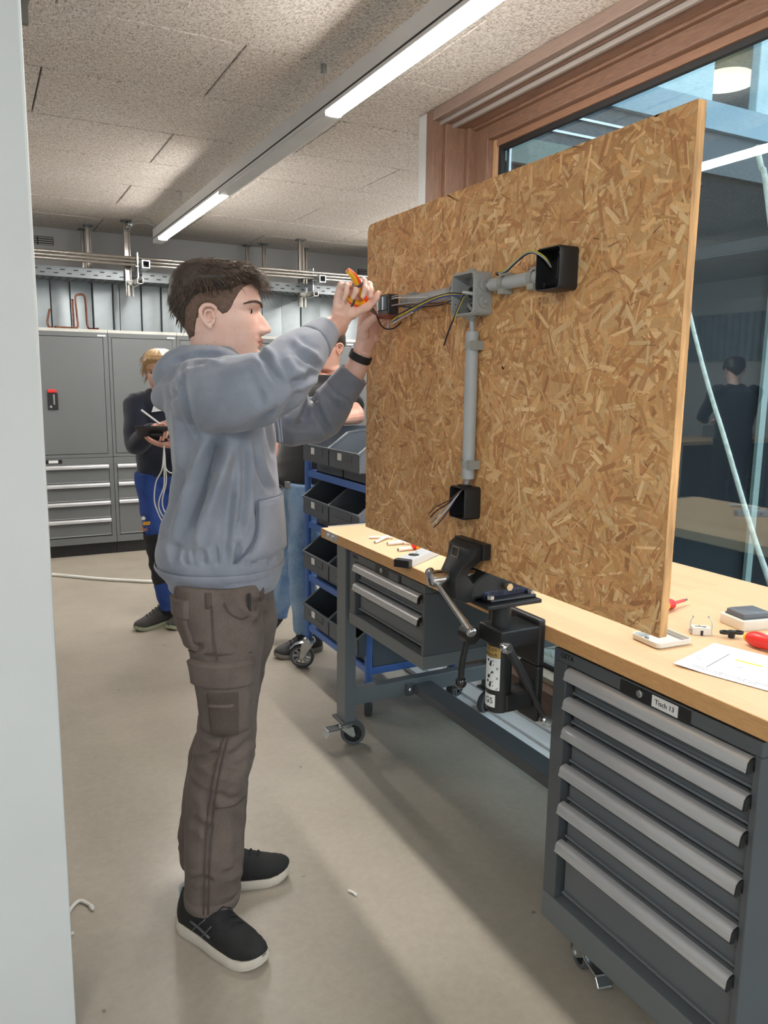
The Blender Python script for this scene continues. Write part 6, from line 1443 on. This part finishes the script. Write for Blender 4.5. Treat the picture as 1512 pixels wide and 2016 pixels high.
g_, HMg, gt, gl = figure('person', 'blond person in navy sweater and blue work trousers writing on a tablet', (.95, 4.55, 0), Jg, M_NAVY, M_WORKB, M_SKIN2, 1.0, .158, .105, .90, (.086,.066,.054), 3,
    [(Vector((.985,4.60,0)), R(-158), .27, M_SHD, M_SLG, 'dark work shoe', 0), (Vector((1.12,4.60,0)), R(-140), .27, M_SHD, M_SLG, 'dark work shoe', 0)])
face_parts(g_, HMg, mat('iris_grey', (70,72,70), .2), mat('brow_blond', (150,116,86), .7))
M_BLOND = mat_hair('hair_blond', (140,104,70), (206,172,124))
def zlg(th): return interp([(0,.080,0),(R(40),.070,0),(R(62),.020,0),(R(80),-.030,0),(R(110),-.045,0),(math.pi,-.06,0)], abs(th))[0]
hair_cap(HMg, zlg, lambda th, z, t: .002+.016*min(1, t*4)+.002*mnoise.noise(Vector((th*4, z*50, 1))), 'hair', M_BLOND, g_, label='blond hair tied back')
random.seed(9); sp = []
for k in range(260):
    th = random.uniform(-math.pi, math.pi); t = random.random(); z = zlg(th)+(.1165-zlg(th))*t; p = HS(th, z, .016); p.z += .014*max(0, (z-.03)/.085)
    sp.append((p, Vector((-.55, math.sin(th)*.5, -.5 if z < .06 else -.05))+Vector((random.uniform(-.2,.2),)*3), random.uniform(.03,.06), .5, random.uniform(.0015,.003)))
for k in range(30): sp.append(((.10+random.uniform(-.01,.01), random.uniform(-.03,.05), .092), (.25, random.choice((-1,1))*.9, -.35), random.uniform(.04,.07), .8, .0022))
locks(HMg, sp, 'hair_locks', M_BLOND, g_, 9)
kp = MB(); kk = [Vector(Jg['hr']), Vector(Jg['kr']), Vector(Jg['ar'])]
rows = []
for k in range(14):
    z = .575-.30*k/13; a, b = (kk[0], kk[1]) if z > .47 else (kk[1], kk[2]); u = (z-a.z)/(b.z-a.z); c = a+(b-a)*u; r = interp([(.27,.068,0),(.40,.072,0),(.47,.074,0),(.58,.080,0)], z)[0]+.004*math.sin(k*1.7)
    rows.append([c+Vector((r*math.cos(q), r*math.sin(q), .006*math.sin(3*q+k))) for q in [2*math.pi*j/28 for j in range(28)]])
part('knee_patch', kp.loft(rows, caps=False), M_BLKC, gl, smooth=True)
part('lettering', text_mb('Elektriker', .034, (.845, 4.468, .605), (.93,-.37,0), (0,0,1), .002), mat('print_orange', (206,140,90), .7), gl, label='printed word Elektriker')
part('trouser_logo', MB().box(.800,.845,4.466,4.474,.630,.650), mat('print_amber', (226,160,40), .7), gl, bev=.003)
part('trouser_logo', MB().lathe([(.012,0),(.012,.004)], (.805, 4.476, .670), (0,-1,0), 6), M_WLAB, gl)
part('name_badge', MB().obox((.905, 4.452, 1.290), Vector((.030,-.006,.004)), Vector((.006,.0,.017)), Vector((0,-.0015,0))), M_WLAB, gt)
tbt = thing('tablet', 'black tablet in a rugged case held by the blond person', 'tablet', (.87, 4.22, 1.15))
ux = Vector((.90,-.30,-.02)).normalized(); uy = Vector((.28,.86,-.42)).normalized(); un = ux.cross(uy); tc = Vector((.872, 4.215, 1.168))
part('case', MB().obox(tc, ux*.128, uy*.088, un*.008), M_BLK, tbt, bev=.006)
part('hand_strap', MB().obox(tc-un*.016, ux*.055, uy*.035, un*.009), mat('strap_black', (36,38,38), .6), tbt, bev=.008)
part('screen', MB().obox(tc+un*.0085, ux*.112, uy*.074, un*.0006), mat('screen_dark', (40,44,50), .15), tbt)
solo('stylus', MB().cyl((.775, 4.245, 1.290), (.868, 4.235, 1.215), .0055, 10), M_WLAB, 'white stylus in the hand of the blond person', 'stylus', smooth=40)
cm = mat('cable_white', (212,210,206), .5)
hx = (.885, 4.235, 1.105)
for k, (pts, lab) in enumerate((([hx, (.868,4.22,.98), (.840,4.26,.90), (.832,4.28,.80), (.855,4.30,.72), (.885,4.31,.655)], 'left white cable dangling from the hand under the tablet'),
        ([hx, (.878,4.22,.99), (.882,4.26,.88), (.858,4.28,.80), (.862,4.30,.74), (.900,4.31,.670)], 'middle white cable dangling from the hand under the tablet'),
        ([hx, (.885,4.22,.99), (.895,4.26,.90), (.875,4.28,.80), (.885,4.30,.74), (.918,4.31,.685)], 'right white cable dangling from the hand under the tablet'))):
    c = solo('cable', MB().tube(bez(pts, 7), .0035, 8).tube([pts[-1], tuple(Vector(pts[-1])+Vector((.012,0,-.022)))], [.006,.007], 8), cm, lab, 'cable', 'white cables held with the tablet', True)
solo('cable', MB().tube(bez([hx, (.882,4.22,1.02), (.90,4.26,.965), (.935,4.27,.945), (.968,4.28,.965), (.978,4.30,1.02)], 7), .0035, 8), cm, 'white cable looping up beside the dangling ones', 'cable', 'white cables held with the tablet', True)

# --- man in the black polo leaning on the trolley
Jm = dict(face=R(195), hang=R(200), hpitch=R(8), hs=1.0, pelvis=(1.515,3.87,.90), chest=(1.60,3.83,1.30), neck=(1.655,3.83,1.485), head=(1.668,3.83,1.620),
          sl=(1.655,3.655,1.405), el=(1.665,3.46,1.285), wl=(1.50,3.36,1.275), sr=(1.59,3.99,1.40), er=(1.50,4.02,1.14), wr=(1.40,3.98,.98),
          hl=(1.520,3.79,.87), kl=(1.475,3.72,.47), al=(1.505,3.78,.11), hr=(1.515,3.96,.87), kr=(1.50,3.98,.48), ar=(1.435,4.02,.14),
          hand_l=((0,0,1), (.6,.6,0), (-.9,-.1,0), GRIP, THF), hand_r=((-.7,.2,.2), (0,.9,0), (-.3,0,-.9), GRIP, THF))
M_POLO = mat_fleece('polo_black', (26,26,30), (16,16,20)); M_JEANS = mat_twill('jeans_blue', (168,192,216), (98,134,178))
m_, HMm, mt, ml = figure('person', 'dark haired man in a black polo and light blue jeans leaning on the trolley', (1.55, 3.87, 0), Jm, M_POLO, M_JEANS, M_SKIN2, .7, .185, .125, .93, (.096,.074,.062), 6,
    [(Vector((1.60,3.76,0)), R(188), .29, mat('boot_black', (40,40,42), .6), mat('boot_sole', (120,114,104), .7), 'black shoe with a grey sole', 0), (Vector((1.475,4.045,.13)), R(200), .27, MATS['boot_black'], MATS['boot_black'], 'black boot standing on its toe', R(38))])
M_HAIRM = mat_hair('hair_man', (34,26,22), (66,50,42))
def zlm(th): return interp([(0,.080,0),(R(50),.062,0),(R(70),.010,0),(R(88),.020,0),(R(110),.0,0),(math.pi,-.06,0)], abs(th))[0]
hair_cap(HMm, zlm, lambda th, z, t: .002+.014*min(1, t*4), 'hair', M_HAIRM, m_, label='short dark hair')
face_parts(m_, HMm, mat('iris_dark', (50,40,36), .2), M_BROW)
part('collar', MB().loft([[Vector(Jm['neck'])+Vector((r*math.cos(a)-.004, r*.95*math.sin(a), z-.030+.022*math.cos(a-R(20)))) for a in [2*math.pi*k/28 for k in range(28)]] for r, z in ((.070,-.02),(.069,.012),(.074,.014),(.094,-.028))], caps=False), M_POLO, mt, smooth=True)
bl = MB(); P = Vector(Jm['pelvis']); ef = Vector((math.cos(R(195)), math.sin(R(195)), 0)); lf_ = Vector((-ef.y, ef.x, 0))
part('belt', MB().loft([[P+Vector((.006,0,z))+ef*(.124+o)*math.cos(a)+lf_*(.172+o)*math.sin(a) for a in [2*math.pi*k/40 for k in range(40)]] for z, o in ((-.006,.0),(.036,.0),(.036,-.006),(-.006,-.006))], loop=True), M_BLK, ml, smooth=40)
part('belt_buckle', MB().obox(P+ef*.120+lf_*.055+Vector((.006,0,.015)), ef*.005, lf_*.024, (0,0,.019)), M_STEEL, ml, bev=.003)

# --- person in black mirrored in the window, standing far left in the room
Jd = dict(face=R(118), hang=R(125), hpitch=R(16), hs=1.0, pelvis=(-2.02,5.18,.92), chest=(-2.02,5.18,1.30), neck=(-2.02,5.20,1.475), head=(-2.03,5.23,1.592),
          sl=(-2.19,5.10,1.40), el=(-2.30,5.24,1.15), wl=(-2.24,5.46,1.10), sr=(-1.85,5.27,1.40), er=(-1.86,5.42,1.15), wr=(-2.05,5.55,1.10),
          hl=(-2.10,5.14,.88), kl=(-2.11,5.16,.48), al=(-2.12,5.14,.09), hr=(-1.94,5.22,.88), kr=(-1.94,5.24,.48), ar=(-1.95,5.22,.09),
          hand_l=((.6,.2,.6), (.6,.3,-.6), (-.2,.9,0), GRIP, THF), hand_r=((-.6,.2,.6), (-.6,.3,-.6), (-.4,.9,0), GRIP, THF))
d_, HMd, dt, dl_ = figure('person', 'person in black seen mirrored in the window, back turned', (-2.02, 5.18, 0), Jd, M_POLO, M_BLKC, M_SKIN, 1.0, .185, .120, .88, (.092,.07,.06), 8,
    [(Vector((-2.10,5.05,0)), R(112), .28, MATS['boot_black'], M_SOLE, 'dark shoe', 0), (Vector((-1.93,5.13,0)), R(105), .28, MATS['boot_black'], M_SOLE, 'dark shoe', 0)])
hair_cap(HMd, zlm, lambda th, z, t: .002+.022*min(1, t*4), 'hair', M_HAIR, d_, label='thick dark hair')
# bench he works at
wb2 = thing('workbench', 'workbench by the far left wall, mirrored in the window behind the person in black', 'workbench', (-2.6, 6.1, 0))
part('worktop', MB().box(-3.6, -1.5, 5.72, 6.45, .83, .87), M_TOP, wb2, bev=.004)
for x in (-3.5, -1.62):
    for y in (5.78, 6.36): part('leg', MB().box(x, x+.06, y, y+.06, 0, .83), M_GREY, wb2, bev=.003)
for k in range(5): part('drawer', MB().box(-3.3, -2.75, 5.725, 5.75, .18+.125*k, .29+.125*k), M_FRONT, wb2, bev=.003)
part('drawer_body', MB().box(-3.32, -2.73, 5.75, 6.4, .16, .82), M_GREYD, wb2)
solo('power_supply', MB().box(-3.15, -2.85, 6.0, 6.25, .8702, 1.0).box(-3.12, -2.98, 5.995, 6.0, .91, .97), mat('instrument_grey', (120,124,128), .5), 'grey instrument on the far left bench mirrored in the window', 'instrument', bev=.006)
solo('toolbox', MB().box(-1.95, -1.70, 6.05, 6.30, .8702, 1.0).box(-1.90, -1.75, 6.16, 6.19, 1.0, 1.03), M_RED, 'red toolbox on the far left bench mirrored in the window', 'toolbox', bev=.01)
